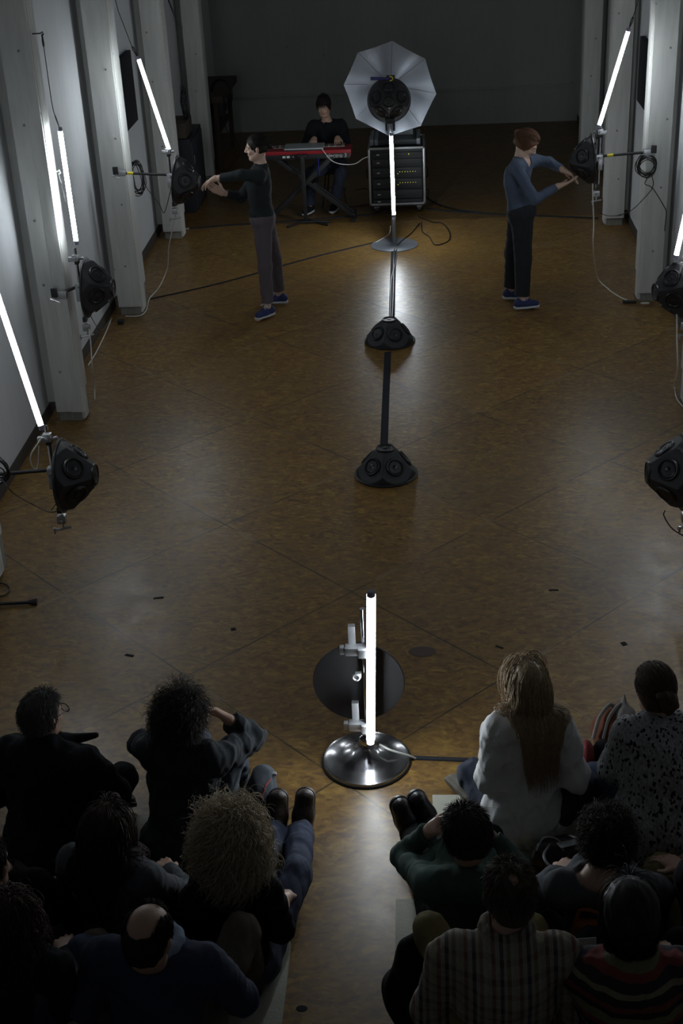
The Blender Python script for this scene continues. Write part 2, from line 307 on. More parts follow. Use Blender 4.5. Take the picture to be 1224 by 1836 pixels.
# ------------------------------------------------------------------ implicit surfaces (numpy) for domes, bodies, clothes and shoes
class SDF:
    def __init__(s, h=0.008): s.h = h; s.p = []
    def cone(s, a, b, ra, rb, k=0.03, cap=0, op='add', flat=None):
        s.p.append(('c', np.array(a, float), np.array(b, float), ra, rb, k, cap, op, flat)); return s
    def ell(s, c, r, ax=None, k=0.03, op='add'):
        s.p.append(('e', np.array(c, float), np.array(r, float), np.eye(3) if ax is None else np.array(ax, float), 0, k, 0, op, None)); return s
    def plane(s, c, n, R): s.p.append(('p', np.array(c, float), nrm(n), R, 0, 0.0, 0, 'cut', None)); return s
    def mesh(s, noise=None):
        h = s.h; lo = np.full(3, 1e9); hi = -lo
        for q in s.p:
            if q[7] != 'add': continue
            if q[0] == 'c': l = np.minimum(q[1]-q[3], q[2]-q[4]); u = np.maximum(q[1]+q[3], q[2]+q[4])
            else: e = np.sqrt(((q[3]*q[2][:, None])**2).sum(0)); l = q[1]-e; u = q[1]+e
            lo = np.minimum(lo, l); hi = np.maximum(hi, u)
        lo = lo-0.04; n = np.ceil((hi+0.04-lo)/h).astype(int)+1
        F = np.full(n, 1.0, np.float32)
        for q in s.p:
            pad = 0.065
            if q[0] == 'c': l = np.minimum(q[1]-q[3], q[2]-q[4]); u = np.maximum(q[1]+q[3], q[2]+q[4])
            elif q[0] == 'p': l = q[1]-q[3]; u = q[1]+q[3]
            else: e = np.sqrt(((q[3]*q[2][:, None])**2).sum(0)); l = q[1]-e; u = q[1]+e
            i0 = np.clip(np.floor((l-pad-lo)/h).astype(int), 0, n); i1 = np.clip(np.ceil((u+pad-lo)/h).astype(int)+1, 0, n)
            if (i1 <= i0).any(): continue
            X = (lo[0]+h*np.arange(i0[0], i1[0])).astype(np.float32)[:, None, None]; Y = (lo[1]+h*np.arange(i0[1], i1[1])).astype(np.float32)[None, :, None]; Z = (lo[2]+h*np.arange(i0[2], i1[2])).astype(np.float32)[None, None, :]
            sl = (slice(i0[0], i1[0]), slice(i0[1], i1[1]), slice(i0[2], i1[2]))
            if q[0] == 'c':
                a, b, ra, rb = q[1:5]; ba = b-a; L2 = max(1e-9, ba@ba)
                t0 = ((X-a[0])*ba[0]+(Y-a[1])*ba[1]+(Z-a[2])*ba[2])/L2; t = np.clip(t0, 0, 1)
                d = np.sqrt((X-a[0]-t*ba[0])**2+(Y-a[1]-t*ba[1])**2+(Z-a[2]-t*ba[2])**2)-(ra+t*(rb-ra))
                if q[6]: d = np.maximum(d, (t0-1)*math.sqrt(L2))
                if q[6] == 2: d = np.maximum(d, (-t0)*math.sqrt(L2))
            elif q[0] == 'e':
                A = q[3]; r = q[2]; dx, dy, dz = X-q[1][0], Y-q[1][1], Z-q[1][2]
                k0 = 0; k1 = 0
                for j in range(3):
                    w = dx*A[j, 0]+dy*A[j, 1]+dz*A[j, 2]; k0 = k0+(w/r[j])**2; k1 = k1+(w/r[j]**2)**2
                k0 = np.sqrt(k0); d = k0*(k0-1)/np.sqrt(k1+1e-9)
            else:
                d = (X-q[1][0])*q[2][0]+(Y-q[1][1])*q[2][1]+(Z-q[1][2])*q[2][2]
                m = ((X-q[1][0])**2+(Y-q[1][1])**2+(Z-q[1][2])**2) < q[3]**2
                F[sl] = np.where(m, np.maximum(F[sl], d), F[sl]); continue
            G = F[sl]; k = q[5]
            if q[7] == 'add':
                if k > 0: hh = np.maximum(k-np.abs(G-d), 0)/k; F[sl] = np.minimum(G, d)-hh*hh*k*0.25
                else: F[sl] = np.minimum(G, d)
            elif q[7] == 'cut':
                e = -d
                if k > 0: hh = np.maximum(k-np.abs(G-e), 0)/k; F[sl] = np.maximum(G, e)+hh*hh*k*0.25
                else: F[sl] = np.maximum(G, e)
        if noise:
            X = (lo[0]+h*np.arange(n[0]))[:, None, None]; Y = (lo[1]+h*np.arange(n[1]))[None, :, None]; Z = (lo[2]+h*np.arange(n[2]))[None, None, :]
            for amp, fr, ph in noise:
                F += (amp*np.sin(fr*(0.6*X-0.5*Y+1.1*Z)+2.2*np.sin(fr*0.6*(X+0.8*Y-0.5*Z)+ph)+ph)).astype(np.float32)
                F += (0.6*amp*np.sin(fr*1.3*(-0.9*X+0.4*Y+0.7*Z)+1.8*np.sin(fr*0.5*(X-Y+Z)+2*ph))).astype(np.float32)
        S = F < 0; S[0] = S[-1] = False; S[:, 0] = S[:, -1] = False; S[:, :, 0] = S[:, :, -1] = False
        c = np.zeros(n-1, np.int8)
        for a in (0, 1):
            for b in (0, 1):
                for e in (0, 1): c += S[a:n[0]-1+a, b:n[1]-1+b, e:n[2]-1+e]
        act = (c > 0) & (c < 8); ids = np.argwhere(act); idx = np.full(act.shape, -1, np.int32); idx[act] = np.arange(len(ids))
        P = np.zeros((len(ids), 3)); cn = np.zeros(len(ids)); C8 = [(a, b, e) for a in (0, 1) for b in (0, 1) for e in (0, 1)]
        for a in C8:
            for ax in range(3):
                if a[ax]: continue
                b = list(a); b[ax] = 1; fa = F[ids[:, 0]+a[0], ids[:, 1]+a[1], ids[:, 2]+a[2]]; fb = F[ids[:, 0]+b[0], ids[:, 1]+b[1], ids[:, 2]+b[2]]
                m = (fa < 0) != (fb < 0); t = np.where(m, fa/np.where(m, fa-fb, 1), 0); q = np.array(a, float)[None]+np.zeros((len(ids), 1)); q[:, ax] = t
                P += q*m[:, None]; cn += m
        V = lo+h*(ids+P/np.maximum(cn, 1)[:, None]); Q = []
        for ax in range(3):
            s0 = [slice(None)]*3; s1 = [slice(None)]*3; s0[ax] = slice(0, -1); s1[ax] = slice(1, None)
            A = S[tuple(s0)]; B = S[tuple(s1)]; e = np.argwhere(A != B)
            o1, o2 = [(1, 2), (2, 0), (0, 1)][ax]; e = e[(e[:, o1] > 0) & (e[:, o2] > 0)]
            ins = A[e[:, 0], e[:, 1], e[:, 2]]
            def cell(d1, d2):
                w = e.copy(); w[:, o1] += d1; w[:, o2] += d2; return idx[w[:, 0], w[:, 1], w[:, 2]]
            q = np.stack([cell(-1, -1), cell(0, -1), cell(0, 0), cell(-1, 0)], 1); q[~ins] = q[~ins][:, ::-1]; Q.append(q)
        Q = np.concatenate(Q); Q = Q[(Q >= 0).all(1)]
        return V, Q
    def build(s, name, mat, parent=None, loc=None, noise=None):
        v, f = s.mesh(noise); return mkobj(name, v, f, mat, parent, loc, True)
# ------------------------------------------------------------------ the setting
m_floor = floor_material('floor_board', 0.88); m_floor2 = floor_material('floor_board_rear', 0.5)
m_wall = paint_material('wall_paint', (0.56, 0.58, 0.60), 0.15, False)
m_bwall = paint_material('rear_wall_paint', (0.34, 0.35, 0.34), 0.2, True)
m_pillar = paint_material('pillar_paint', (0.60, 0.61, 0.59), 0.42, True)
m_core = paint_material('pillar_core', (0.27, 0.27, 0.24), 0.7, False)
XL, XR, YB, ZC = -3.15, 2.34, 21.05, 6.0
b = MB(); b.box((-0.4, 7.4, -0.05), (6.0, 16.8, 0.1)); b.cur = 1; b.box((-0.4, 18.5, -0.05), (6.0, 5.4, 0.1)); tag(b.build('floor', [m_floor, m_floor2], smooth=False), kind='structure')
def struct(name, c, s, mat): return tag(MB().box(c, s).build(name, mat, smooth=False), kind='structure')
struct('wall_left', (XL-0.1, 10, 3.05), (0.2, 22.4, 5.9), m_wall)
struct('wall_right', (XR+0.1, 10, 3.05), (0.2, 22.4, 5.9), m_wall)
struct('wall_back', (-0.4, YB+0.1, 3), (6.1, 0.2, 6), m_bwall)
struct('wall_front', (-0.4, -1.1, 3), (6.1, 0.2, 6), m_wall)
struct('ceiling', (-0.4, 10, ZC+0.1), (6.1, 22.4, 0.2), M('ceiling_paint', (0.3, 0.3, 0.3), 0.9))
m_base = M('dark_skirting', (0.045, 0.038, 0.03), 0.7, var=0.3, bump=0.3)
struct('baseboard_left', (XL-0.08, 10, 0.05), (0.18, 22, 0.098), m_base)
struct('baseboard_right', (XR+0.08, 10, 0.05), (0.18, 22, 0.098), m_base)
b = MB(); zt = PY(720, 163, YB)[2]; b.box((-0.4, YB-0.012, zt), (5.4, 0.024, 0.03)); tag(b.build('trim_1', m_bwall, smooth=False), kind='structure')

def pillar(side, y, label, d=0.29, split=False, group=None):
    xin = -2.82 if side < 0 else 2.05; xo = -3.05 if side < 0 else 2.27; xc = (xin+xo)/2; w = abs(xin-xo); sgn = -side
    t = thing('timber_pillar', label, 'pillar', (xc, y+d/2, 0))
    b = MB(); b.box((xc, y+d/2+0.02, 3.0), (w-0.03, d-0.03, 6.0)); b.build('post', m_core, t, smooth=False)
    b = MB(); h = 5.9
    if split:
        b.box((xc-0.05, y+0.012, 0.09+h/2), (w-0.105, 0.03, h), bev=0.004); b.box((xc+0.062, y+0.012, 0.085+h/2), (w-0.13, 0.032, h), bev=0.006)
    else: b.box((xc, y+0.012, 0.09+h/2), (w-0.004, 0.03, h), bev=0.006)
    b.build('front_board', m_pillar, t)
    b = MB(); b.box((xin+sgn*-0.012, y+d*0.38, 0.02+h/2), (0.03, d*0.55, h), bev=0.008); b.box((xin+sgn*-0.016, y+d*0.80, 0.25+h/2), (0.03, d*0.34, h), bev=0.01)
    b.build('side_board', m_pillar, t)
    b = MB(); wx = XL if side < 0 else XR; b.box(((xo+wx)/2, y+d-0.05, 3.05), (abs(xo-wx), 0.06, 5.85)); b.build('wall_batten', m_pillar, t, smooth=False)
    b = MB()
    for i in range(5):
        z = 0.5+i*0.62+0.1*math.sin(i*3.1+y); b.cyl((xc+0.06*math.sin(i*7+y), y-0.008, z), (xc+0.06*math.sin(i*7+y), y, z), 0.011, n=8)
    b.build('bolt_head', m_core, t)
    return t
pillar(-1, 7.40, 'painted timber pillar at the left edge, holding the nearest left speaker arm')
pillar(-1, 10.05, 'cracked white timber pillar on the left, nearest one seen down to the floor', 0.22, True)
pillar(-1, 12.65, 'white timber pillar on the left behind the standing woman in black top', 0.34)
pillar(-1, 15.30, 'white timber pillar on the left, third back, behind the wall speaker by the woman in black')
pillar(-1, 17.95, 'dim white timber pillar at the far left corner beside the dark shelf')
pillar(1, 7.40, 'painted timber pillar at the right edge, holding the nearest right speaker arm')
pillar(1, 10.05, 'white timber pillar at the right edge, holding the second right speaker')
pillar(1, 12.65, 'white timber pillar on the right with the coiled black cable hanging on it')
pillar(1, 15.30, 'white timber pillar on the right behind the speaker the red haired woman reaches to')
pillar(1, 17.95, 'dim white timber pillar at the far right corner of the room')

# ------------------------------------------------------------------ light tubes
m_tube = bpy.data.materials.new('lit_tube'); m_tube.use_nodes = True
_b = m_tube.node_tree.nodes['Principled BSDF']; _b.inputs['Base Color'].default_value = (0.9, 0.9, 0.9, 1)
_b.inputs['Emission Color'].default_value = TUBE_COLOR+(1,); _b.inputs['Emission Strength'].default_value = TUBE_POWER
m_tube2 = m_tube.copy(); m_tube2.name = 'brighter_tube'; m_tube2.node_tree.nodes['Principled BSDF'].inputs['Emission Strength'].default_value = TUBE_POWER*1.9
m_cap = M('tube_cap', (0.25, 0.24, 0.32), 0.4)
def light_tube(a, b_, label, r=0.017, mat=None, back=None):
    a = np.array(a, float); c = np.array(b_, float); d = nrm(c-a)
    t = thing('light_tube', label, 'lamp', a, 'upright lit tubes around the room')
    MB().cyl(a+d*0.02, c-d*0.02, r, n=14).build('tube', mat or m_tube, t)
    if back is not None:
        k = nrm(back); w = np.cross(d, k); MB().box((a+c)/2+k*(r+0.006), (2.6*r, 0.010, np.linalg.norm(c-a)-0.04), np.array([w, k, d]), bev=0.002).build('housing', m_gray, t)
    for p, q in ((a-d*0.008, a+d*0.022), (c-d*0.022, c+d*0.008)): MB().cyl(p, q, r*1.08, n=14).build('end_cap', m_cap, t)
    return t
def wire(pts, label, r=0.0035, biner=True, mat=None):
    t = thing('hanging_wire', label, 'wire', pts[0]); MB().tube(pts, r, 6).build('wire', m_cable, t)
    if biner:
        for p, q in ((pts[0], pts[1]), (pts[-1], pts[-2])):
            d = nrm(np.array(q)-np.array(p)); X, Y, _ = frame(d); c = np.array(p)+d*0.05
            MB().tube([c+d*0.045*math.cos(u)+X*0.016*math.sin(u)*(1.2 if math.cos(u) > 0 else 0.8) for u in np.linspace(0, 2*math.pi, 16, endpoint=False)], 0.004, 6, True).build('snap_hook', m_cable, t)
    return t

# ------------------------------------------------------------------ hemispherical speakers (made once, copied)
def speaker_proto():
    t = thing('hemispherical_speaker', '', 'speaker', (0, 0, 0))
    S = SDF(0.005); S.ell((0, 0, 0.0), (0.218, 0.218, 0.262), k=0.0)
    nm = []
    for i in range(5):
        a = 2*math.pi*i/5; e = math.radians(38); n = np.array([math.cos(a)*math.cos(e), math.sin(a)*math.cos(e), math.sin(e)]); nm.append(n); S.plane(n*0.178, n, 0.4)
    S.plane((0, 0, 0.205), (0, 0, 1), 0.4); S.plane((0, 0, 0.004), (0, 0, -1), 0.4)
    v, f = S.mesh(); mkobj('dome', v, f, m_blackp, t, auto=35)
    MB().lathe([(0.232, 0), (0.235, 0.004), (0.235, 0.010), (0.228, 0.014), (0.2, 0.014)], n=48).build('flange', m_black, t)
    for n, dd in [(n, 0.180) for n in nm]+[(np.array([0, 0, 1.]), 0.206)]:
        b = MB(); b.cur = 0; X, Y, Z = frame(n); c = n*dd
        b.lathe([(0.070, -0.006), (0.070, 0.006), (0.064, 0.013), (0.058, 0.012), (0.056, 0.006)], c, n, 30)
        b.cur = 1; b.lathe([(0.056, 0.004), (0.050, 0.010), (0.044, 0.006), (0.020, -0.002+0.004), (0.019, 0.007), (0.010, 0.010), (0.001, 0.011)], c, n, 26)
        b.build('driver', [m_ring, m_cone], t)
    return t
SPK = speaker_proto(); _used = [False]
def speaker(c, axis, label, roll=0.0, group='hemispherical speakers around the room'):
    if not _used[0]: r = SPK; _used[0] = True
    else:
        r = SPK.copy(); COL.objects.link(r)
        for ch in list(SPK.children):
            k = ch.copy(); COL.objects.link(k); k.parent = r
    q = Vector((0, 0, 1)).rotation_difference(Vector([float(v) for v in nrm(axis)])) @ Euler((0, 0, roll)).to_quaternion()
    r.rotation_mode = 'XYZ'; r.rotation_euler = q.to_euler(); r.location = Vector([float(v) for v in c])
    r['label'] = label; r['group'] = group; return r
def clampbit(b, c, s=1.0): b.box(c, (0.05*s, 0.045*s, 0.05*s), bev=0.006); b.cyl(np.array(c)+[0, -0.05*s, 0], np.array(c)+[0, 0.04*s, 0], 0.011*s, n=10)
def arm(side, y, xs, xc, zc, zs, label, ys=None, tape=True, backx=0.035):
    """side +1: speaker faces +X; pole from the pillar at xs to the speaker back at xc"""
    ys = y-0.02 if ys is None else ys; xp = xc-side*backx
    t = thing('mounting_arm', label, 'bracket', (xs, ys, zs))
    MB().cyl((xs-side*0.02, ys, zs), (xp, y, zc+0.04), 0.0125, n=12).build('pole', m_black, t)
    if tape: 
        p = np.array([xs, ys, zs])*0.8+np.array([xp, y, zc+0.04])*0.2 if side > 0 else np.array([xs, ys, zs])*0.22+np.array([xp, y, zc+0.04])*0.78
        d = nrm(np.array([xp, y, zc+0.04])-np.array([xs, ys, zs])); MB().cyl(p-d*0.028, p+d*0.028, 0.0145, n=12).build('tape_band', m_yellow, t)
    b = MB(); b.box((xs, ys-0.005, zs), (0.11, 0.05, 0.055), bev=0.008); b.cyl((xs-0.03, ys-0.09, zs-0.02), (xs-0.03, ys, zs), 0.008, n=8); b.cyl((xs-0.06, ys-0.085, zs-0.005), (xs+0.01, ys-0.085, zs-0.035), 0.006, n=8); b.build('wall_clamp', m_gray, t)
    MB().box((xs-side*0.035, ys-0.035, zs+0.03), (0.05, 0.025, 0.07), bev=0.005).build('clamp_pad', m_black, t)
    MB().cyl((xp, y, zc-0.24), (xp, y, zc+0.34), 0.013, n=12).build('upright', m_chrome, t)
    b = MB(); clampbit(b, (xp, y-0.01, zc+0.265)); b.box((xp-side*0.03, y-0.03, zc+0.26), (0.05, 0.03, 0.035), bev=0.005); b.cyl((xp+side*0.02, y, zc+0.25), (xp+side*0.06, y, zc+0.26), 0.010, n=8); b.build('top_clamp', m_gray, t)
    b = MB(); clampbit(b, (xp, y-0.01, zc+0.03), 1.25); b.box((xp-side*0.01, y-0.02, zc-0.03), (0.04, 0.04, 0.10), bev=0.006); b.build('middle_clamp', m_gray, t)
    b = MB(); clampbit(b, (xp+side*0.01, y-0.01, zc-0.30), 1.1); b.cyl((xp+side*0.01, y, zc-0.27), (xp+side*0.01, y, zc-0.38), 0.007, n=8)
    b.cyl((xp+side*0.01-0.05, y-0.02, zc-0.375), (xp+side*0.01+0.05, y, zc-0.365), 0.008, n=8); b.cyl((xp-0.045, y-0.02, zc-0.40), (xp-0.045, y-0.02, zc-0.36), 0.008, n=8)
    b.build('bottom_clamp', m_gray, t)
    for zz in (-0.235, 0.235): MB().box((xp+side*0.005, y, zc+zz), (0.03, 0.06, 0.04), bev=0.005).build('plate_bracket', m_black, t)
    return t
# left, nearest
Y1 = 7.4
arm(1, Y1, -2.72, -2.29, 0.80, 0.82, 'arm holding the nearest left speaker and its tube', tape=False)
speaker((-2.275, Y1, 0.80), (1, 0, 0), 'black faceted speaker on the nearest arm at the left, above the floor seams', 0.2)
light_tube(PY(75, 768, 7.33), PY(-12, 508, 7.40), 'lit tube leaning at the left edge above the nearest wall speaker')
# left, second
Y2 = 10.0
arm(1, Y2, -2.84, -2.66, 1.14, 1.13, 'short folded arm clamped to the cracked left pillar', ys=9.93, tape=False)
speaker((-2.645, Y2, 1.16), (1, 0, -0.03), 'black faceted speaker mounted close against the cracked left pillar', 1.1)
light_tube(PY(137, 437, 10.03), PY(107, 230, 10.14), 'upright lit tube close beside the cracked left pillar')
_w = wire([PY(75, 60, 10.12), PY(79, 88, 10.12), PY(92, 180, 10.13), PY(96, 200, 10.13), PY(106, 228, 10.14)], 'black wire hanging the tube beside the cracked left pillar')
MB().tube([(-2.83, 10.12, PY(75, 60, 10.12)[2]), PY(72, 60, 10.12), PY(76, 57, 10.12), PY(78, 62, 10.12), PY(74, 64, 10.12)], 0.005).build('eye_screw', m_cable, _w)
_w = wire([PY(104, 308, 10.12), PY(108, 320, 10.12), PY(112, 340, 10.12), PY(118, 362, 10.12)], 'short loose safety wire with hook behind the tube by the cracked pillar', 0.003)
MB().tube([(-2.83, 10.12, PY(104, 308, 10.12)[2]), PY(103, 308, 10.12), PY(106, 305, 10.12), PY(108, 310, 10.12), PY(104, 313, 10.12)], 0.005).build('eye_screw', m_white, _w)
# left, third
Y3 = 12.58
arm(1, Y3, -2.85, -2.345, 1.36, 1.44, 'long arm with yellow tape band on the second left pillar')
speaker((-2.33, Y3, 1.345), (1, -0.05, -0.1), 'black faceted speaker touched by the woman in the black top', 0.6)
light_tube(PY(304, 272, 12.58), PY(247, 102, 12.58), 'slanting lit tube at the left above the speaker touched by the woman in black')
wire([(-2.86, 12.62, 5.98), PY(204, -10, 12.62), PY(212, 20, 12.62), PY(235, 80, 12.6), PY(246, 101, 12.58)], 'black wire holding the slanting left tube from above')
# right, third
arm(-1, Y3, 2.06, 1.575, 1.40, 1.47, 'long arm with yellow tape band on the right pillar')
speaker((1.56, Y3, 1.415), (-1, 0.02, -0.08), 'black faceted speaker beside the red haired woman\'s hands', 0.2)
light_tube(PY(1073, 228, 12.58), PY(1127, 52, 12.58), 'slanting lit tube at the upper right above the red haired woman\'s speaker')
wire([(2.15, 12.62, 5.98), PY(1148, -12, 12.62), PY(1138, 20, 12.6), PY(1128, 50, 12.58)], 'black wire holding the slanting right tube from above')
wire([PY(1073, 230, 12.58), PY(1068, 255, 12.56), PY(1062, 275, 12.54)], 'chrome hook and white tail below the slanting right tube', 0.004)
# right, second
arm(-1, Y2, 2.10, 1.965, 1.02, 1.04, 'arm of the second right speaker at the picture edge', ys=9.93, tape=False)
speaker((1.95, Y2, 1.02), (-1, -0.18, -0.05), 'black faceted speaker at the right edge in front of the right pillar', 0.9)
light_tube(PY(1211, 462, 10.0), PY(1262, 235, 10.0), 'lit tube at the right edge above the second right speaker')
# right, nearest
arm(-1, Y1, 2.0, 1.545, 0.74, 0.78, 'arm of the nearest right speaker at the picture edge', tape=False)
speaker((1.53, Y1, 0.745), (-1, 0, 0), 'black faceted speaker at the right edge, nearest on that side', 0.25)
light_tube(PY(1240, 760, 7.35), PY(1318, 515, 7.4), 'lit tube just outside the right edge above the nearest right speaker')
# the pair on the floor
p = PZ(692, 850); speaker((p[0], p[1], 0.002), (0, 0, 1), 'black faceted speaker standing on the floor, nearest the middle of the room', math.radians(-60))
p = PZ(699, 612); speaker((p[0], p[1], 0.002), (0, 0, 1), 'black faceted speaker standing on the floor nearer the umbrella stand', math.radians(-68))

# ------------------------------------------------------------------ near stand
nb = PZ(657, 1364); nx, ny = nb[0], nb[1]
t = thing('lamp_stand', 'chrome round-based stand between the audience blocks holding a tube and a disc', 'stand', (nx, ny, 0))
MB().lathe([(0.222, 0.0), (0.226, 0.008), (0.222, 0.022), (0.205, 0.026), (0.185, 0.036), (0.13, 0.048), (0.075, 0.062), (0.045, 0.085), (0.035, 0.10), (0.02, 0.10)], (nx, ny, 0), n=64).build('base', m_smokechrome, t)
MB().lathe([(0.23, 0.0), (0.233, 0.006), (0.229, 0.012), (0.2, 0.012)], (nx, ny, 0.0), n=64).build('rubber_rim', m_black, t)
MB().cyl((nx+0.012, ny, 0.09), (nx+0.012, ny, 0.93), 0.013, n=16).build('pole', m_chrome, t)
MB().lathe([(0.036, 0), (0.04, 0.015), (0.03, 0.05), (0.018, 0.055)], (nx, ny, 0.10), n=24).build('collar', m_chrome, t)
for z in (0.71, 0.25):
    b = MB(); b.box((nx-0.03, ny-0.03, z), (0.10, 0.05, 0.045), bev=0.008); b.cyl((nx-0.09, ny-0.03, z), (nx-0.03, ny-0.03, z), 0.012, n=12); b.box((nx-0.095, ny-0.03, z), (0.022, 0.03, 0.04), bev=0.004)
    b.box((nx-0.045, ny, z+0.07), (0.035, 0.03, 0.11), bev=0.004); b.box((nx+0.01, ny-0.05, z), (0.05, 0.05, 0.05), bev=0.008); b.build('clamp', m_gray, t)
b = MB(); b.box((nx-0.02, ny-0.03, 0.56), (0.03, 0.02, 0.03), bev=0.004); b.torus((nx-0.03, ny-0.045, 0.555), (0, 1, 0), 0.016, 0.005); b.build('hook', m_gray, t)
light_tube(PY(664, 1338, ny-0.075), PY(665, 1062, ny-0.075), 'brightest upright lit tube on the chrome stand nearest the audience', 0.018, back=(0, 1, 0))
p = PY(643, 1222, ny+0.10)
speaker((p[0], ny+0.09, p[2]), (0, 1, 0), 'faceted speaker turned away on the chrome stand, its round back plate showing', 0.4)
tag(MB().lathe([(0.232, 0), (0.236, 0.004), (0.236, 0.014), (0.23, 0.018)], (p[0], ny+0.068, p[2]), (0, 1, 0), 64).build('back_plate', m_disc, loc=(p[0], ny+0.07, p[2])), 'round dark grey back plate facing the audience on the chrome stand', 'disc')
b = MB(); b.tube(spline([PY(680, 1335, ny), PZ(700, 1345, 0.09), PZ(733, 1355, 0.035), PZ(745, 1360, 0.004)]), 0.006); tag(b.build('cord', m_white, loc=PZ(700, 1345)), 'pale cord over the chrome stand base', 'cord')

# ------------------------------------------------------------------ far stand with umbrella
fx, fy = -0.345, 14.80
t = thing('lamp_stand', 'grey pole on flat round base holding the umbrella and a tube', 'stand', (fx, fy, 0))
MB().lathe([(0.262, 0), (0.265, 0.006), (0.258, 0.012), (0.06, 0.018), (0.03, 0.03), (0.02, 0.03)], (fx, fy, 0), n=56).build('base', m_graypaint, t)
MB().cyl((fx, fy, 0.02), (fx-0.01, fy, 1.42), 0.021, n=16).build('pole', m_graypaint, t)
b = MB(); b.box((fx-0.01, fy-0.03, 1.38), (0.09, 0.07, 0.05), bev=0.01); b.box((fx-0.05, fy-0.06, 1.34), (0.02, 0.03, 0.11), bev=0.004); b.box((fx+0.03, fy-0.06, 1.33), (0.025, 0.03, 0.10), bev=0.004); b.build('clamp', m_black, t)
light_tube(PY(706, 388, fy-0.06), PY(701, 240, fy-0.06), 'upright lit tube in front of the equipment rack', 0.018, m_tube2)
sc = PY(697, 180, fy)
speaker((sc[0], fy+0.06, sc[2]-0.01), (0, -1, 0.12), 'black faceted speaker in front of the silver umbrella', 0.3)
t = thing('photo_umbrella', 'open silver umbrella with eight ribs behind the far speaker', 'umbrella', (fx, fy+0.2, 1.4))
rimpx = [(703, 73), (641, 94), (616, 152), (638, 213), (697, 244), (754, 226), (782, 168), (762, 105)]
yr = fy+0.13; rim = [PY(a, b_, yr) for a, b_ in rimpx]; cc = sum(rim)/8; apex = cc+np.array([0.0, 0.2, 0.0])
V = []; Fq = []; nr = 7
for thick in (0, 0.004):
    for i in range(8):
        for s in range(4):
            for j in range(nr+1):
                u = j/nr; w = s/4; e = rim[i]*(1-w)+rim[(i+1) % 8]*w
                e = e+(cc-e)*0.010*math.sin(math.pi*w)
                p = apex+(e-apex)*u; p = p+np.array([0, 1, 0])*0.2*(-(u**2)+u)*0.35+np.array([0, -1, 0])*0.012*math.sin(math.pi*w)*u+np.array([0, thick, 0]); V.append(p)
n1 = 32*(nr+1)
for k in range(2):
    for q in range(32):
        for j in range(nr):
            a = k*n1+q*(nr+1)+j; c = k*n1+((q+1) % 32)*(nr+1)+j; Fq.append((a, a+1, c+1, c) if k == 0 else (a, c, c+1, a+1))
for q in range(32): a = q*(nr+1)+nr; c = ((q+1) % 32)*(nr+1)+nr; Fq.append((a, n1+a, n1+c, c))
mi = [0]*(32*nr)+[1]*(32*nr+32)
mkobj('canopy', V, Fq, [m_silver, m_black], t, matidx=mi, auto=60)
for i in range(8):
    MB().tube([apex+(rim[i]-apex)*u+np.array([0, 1, 0])*(0.2*(u-u*u)*0.35-0.004) for u in np.linspace(0.02, 1, 8)], 0.0025, 6).build('rib', m_gray, t)
MB().cyl(apex+[0, 0.03, 0], apex+[0, -0.16, 0], 0.006, n=8).build('shaft', m_gray, t)
t = thing('spring_clamp', 'blue and black spring clamp with yellow jaw over the umbrella speaker', 'clamp', PY(700, 140, fy-0.1))
b = MB(); b.box(PY(700, 140, fy-0.1), (0.09, 0.03, 0.06), bev=0.008); b.build('jaw', m_black, t)
b = MB(); b.cyl(PY(700, 141, fy-0.12), PY(664, 141, fy-0.13), 0.012, 0.018, n=10); b.build('handle', M('blue_plastic', (0.03, 0.03, 0.14), 0.4), t)
b = MB(); c = PY(699, 141, fy-0.13); b.tube([c+np.array([0.028*math.cos(u), 0, 0.022*math.sin(u)]) for u in np.linspace(-1.8, 1.8, 10)], 0.005); b.build('spring', m_yellow, t)

# ------------------------------------------------------------------ cables on the floor
def ribbon(name, pts, w, h, mat, label, cat, group=None):
    P = [np.array(p, float) for p in spline(pts, 6)] if len(pts) > 2 else [np.array(p, float) for p in pts]; V = []; Fc = []
    for i, p in enumerate(P):
        d = nrm(P[min(i+1, len(P)-1)]-P[max(i-1, 0)]); s = np.array([-d[1], d[0], 0])*w/2
        for q, z in ((-1, 0.0005), (-0.8, h), (0.8, h), (1, 0.0005)): V.append((p[0]+s[0]*q, p[1]+s[1]*q, z+p[2]))
    for i in range(len(P)-1):
        a = i*4; c = a+4
        for k in range(4): l = (k+1) % 4; Fc.append((a+k, a+l, c+l, c+k))
    Fc += [(0, 3, 2, 1)[::-1], tuple(len(V)-4+k for k in (0, 3, 2, 1))]
    return tag(mkobj(name, V, Fc, mat, loc=P[0], smooth=False), label, cat, group)
ribbon('cable_cover', [PZ(706, 446), PZ(704, 500), PZ(702, 578)], 0.058, 0.012, m_tape, 'dark taped cable strip between umbrella stand and the farther floor speaker', 'cable cover')
ribbon('cable_cover', [PZ(695, 632), PZ(692, 700), PZ(688, 806)], 0.060, 0.007, m_tape, 'flat dark strip between the two floor speakers', 'cable cover')
ribbon('cable_cover', [PZ(735, 1359), PZ(780, 1361), PZ(850, 1364)], 0.030, 0.008, m_tape, 'flat dark strip from the chrome stand to the blonde woman', 'cable cover')
def cord(pts, label, r=0.006, mat=None, cat='cord', name='cord', n=8, group=None):
    P = spline(pts, n); return tag(MB().tube(P, r, 6).build(name, mat or m_cable, loc=pts[0]), label, cat, group)
for k, (px, r) in enumerate(((0, 0.008), (4, 0.007))):
    cord([PZ(707+px, 447, 0.014), PZ(705+px, 470, 0.018), PZ(705-px, 500, 0.016), PZ(704-px, 540, 0.018), PZ(702-px, 576, 0.014)], ['black cable lying over the strip behind the far floor speaker', 'second black cable twisted over the strip behind the far floor speaker'][k], r)
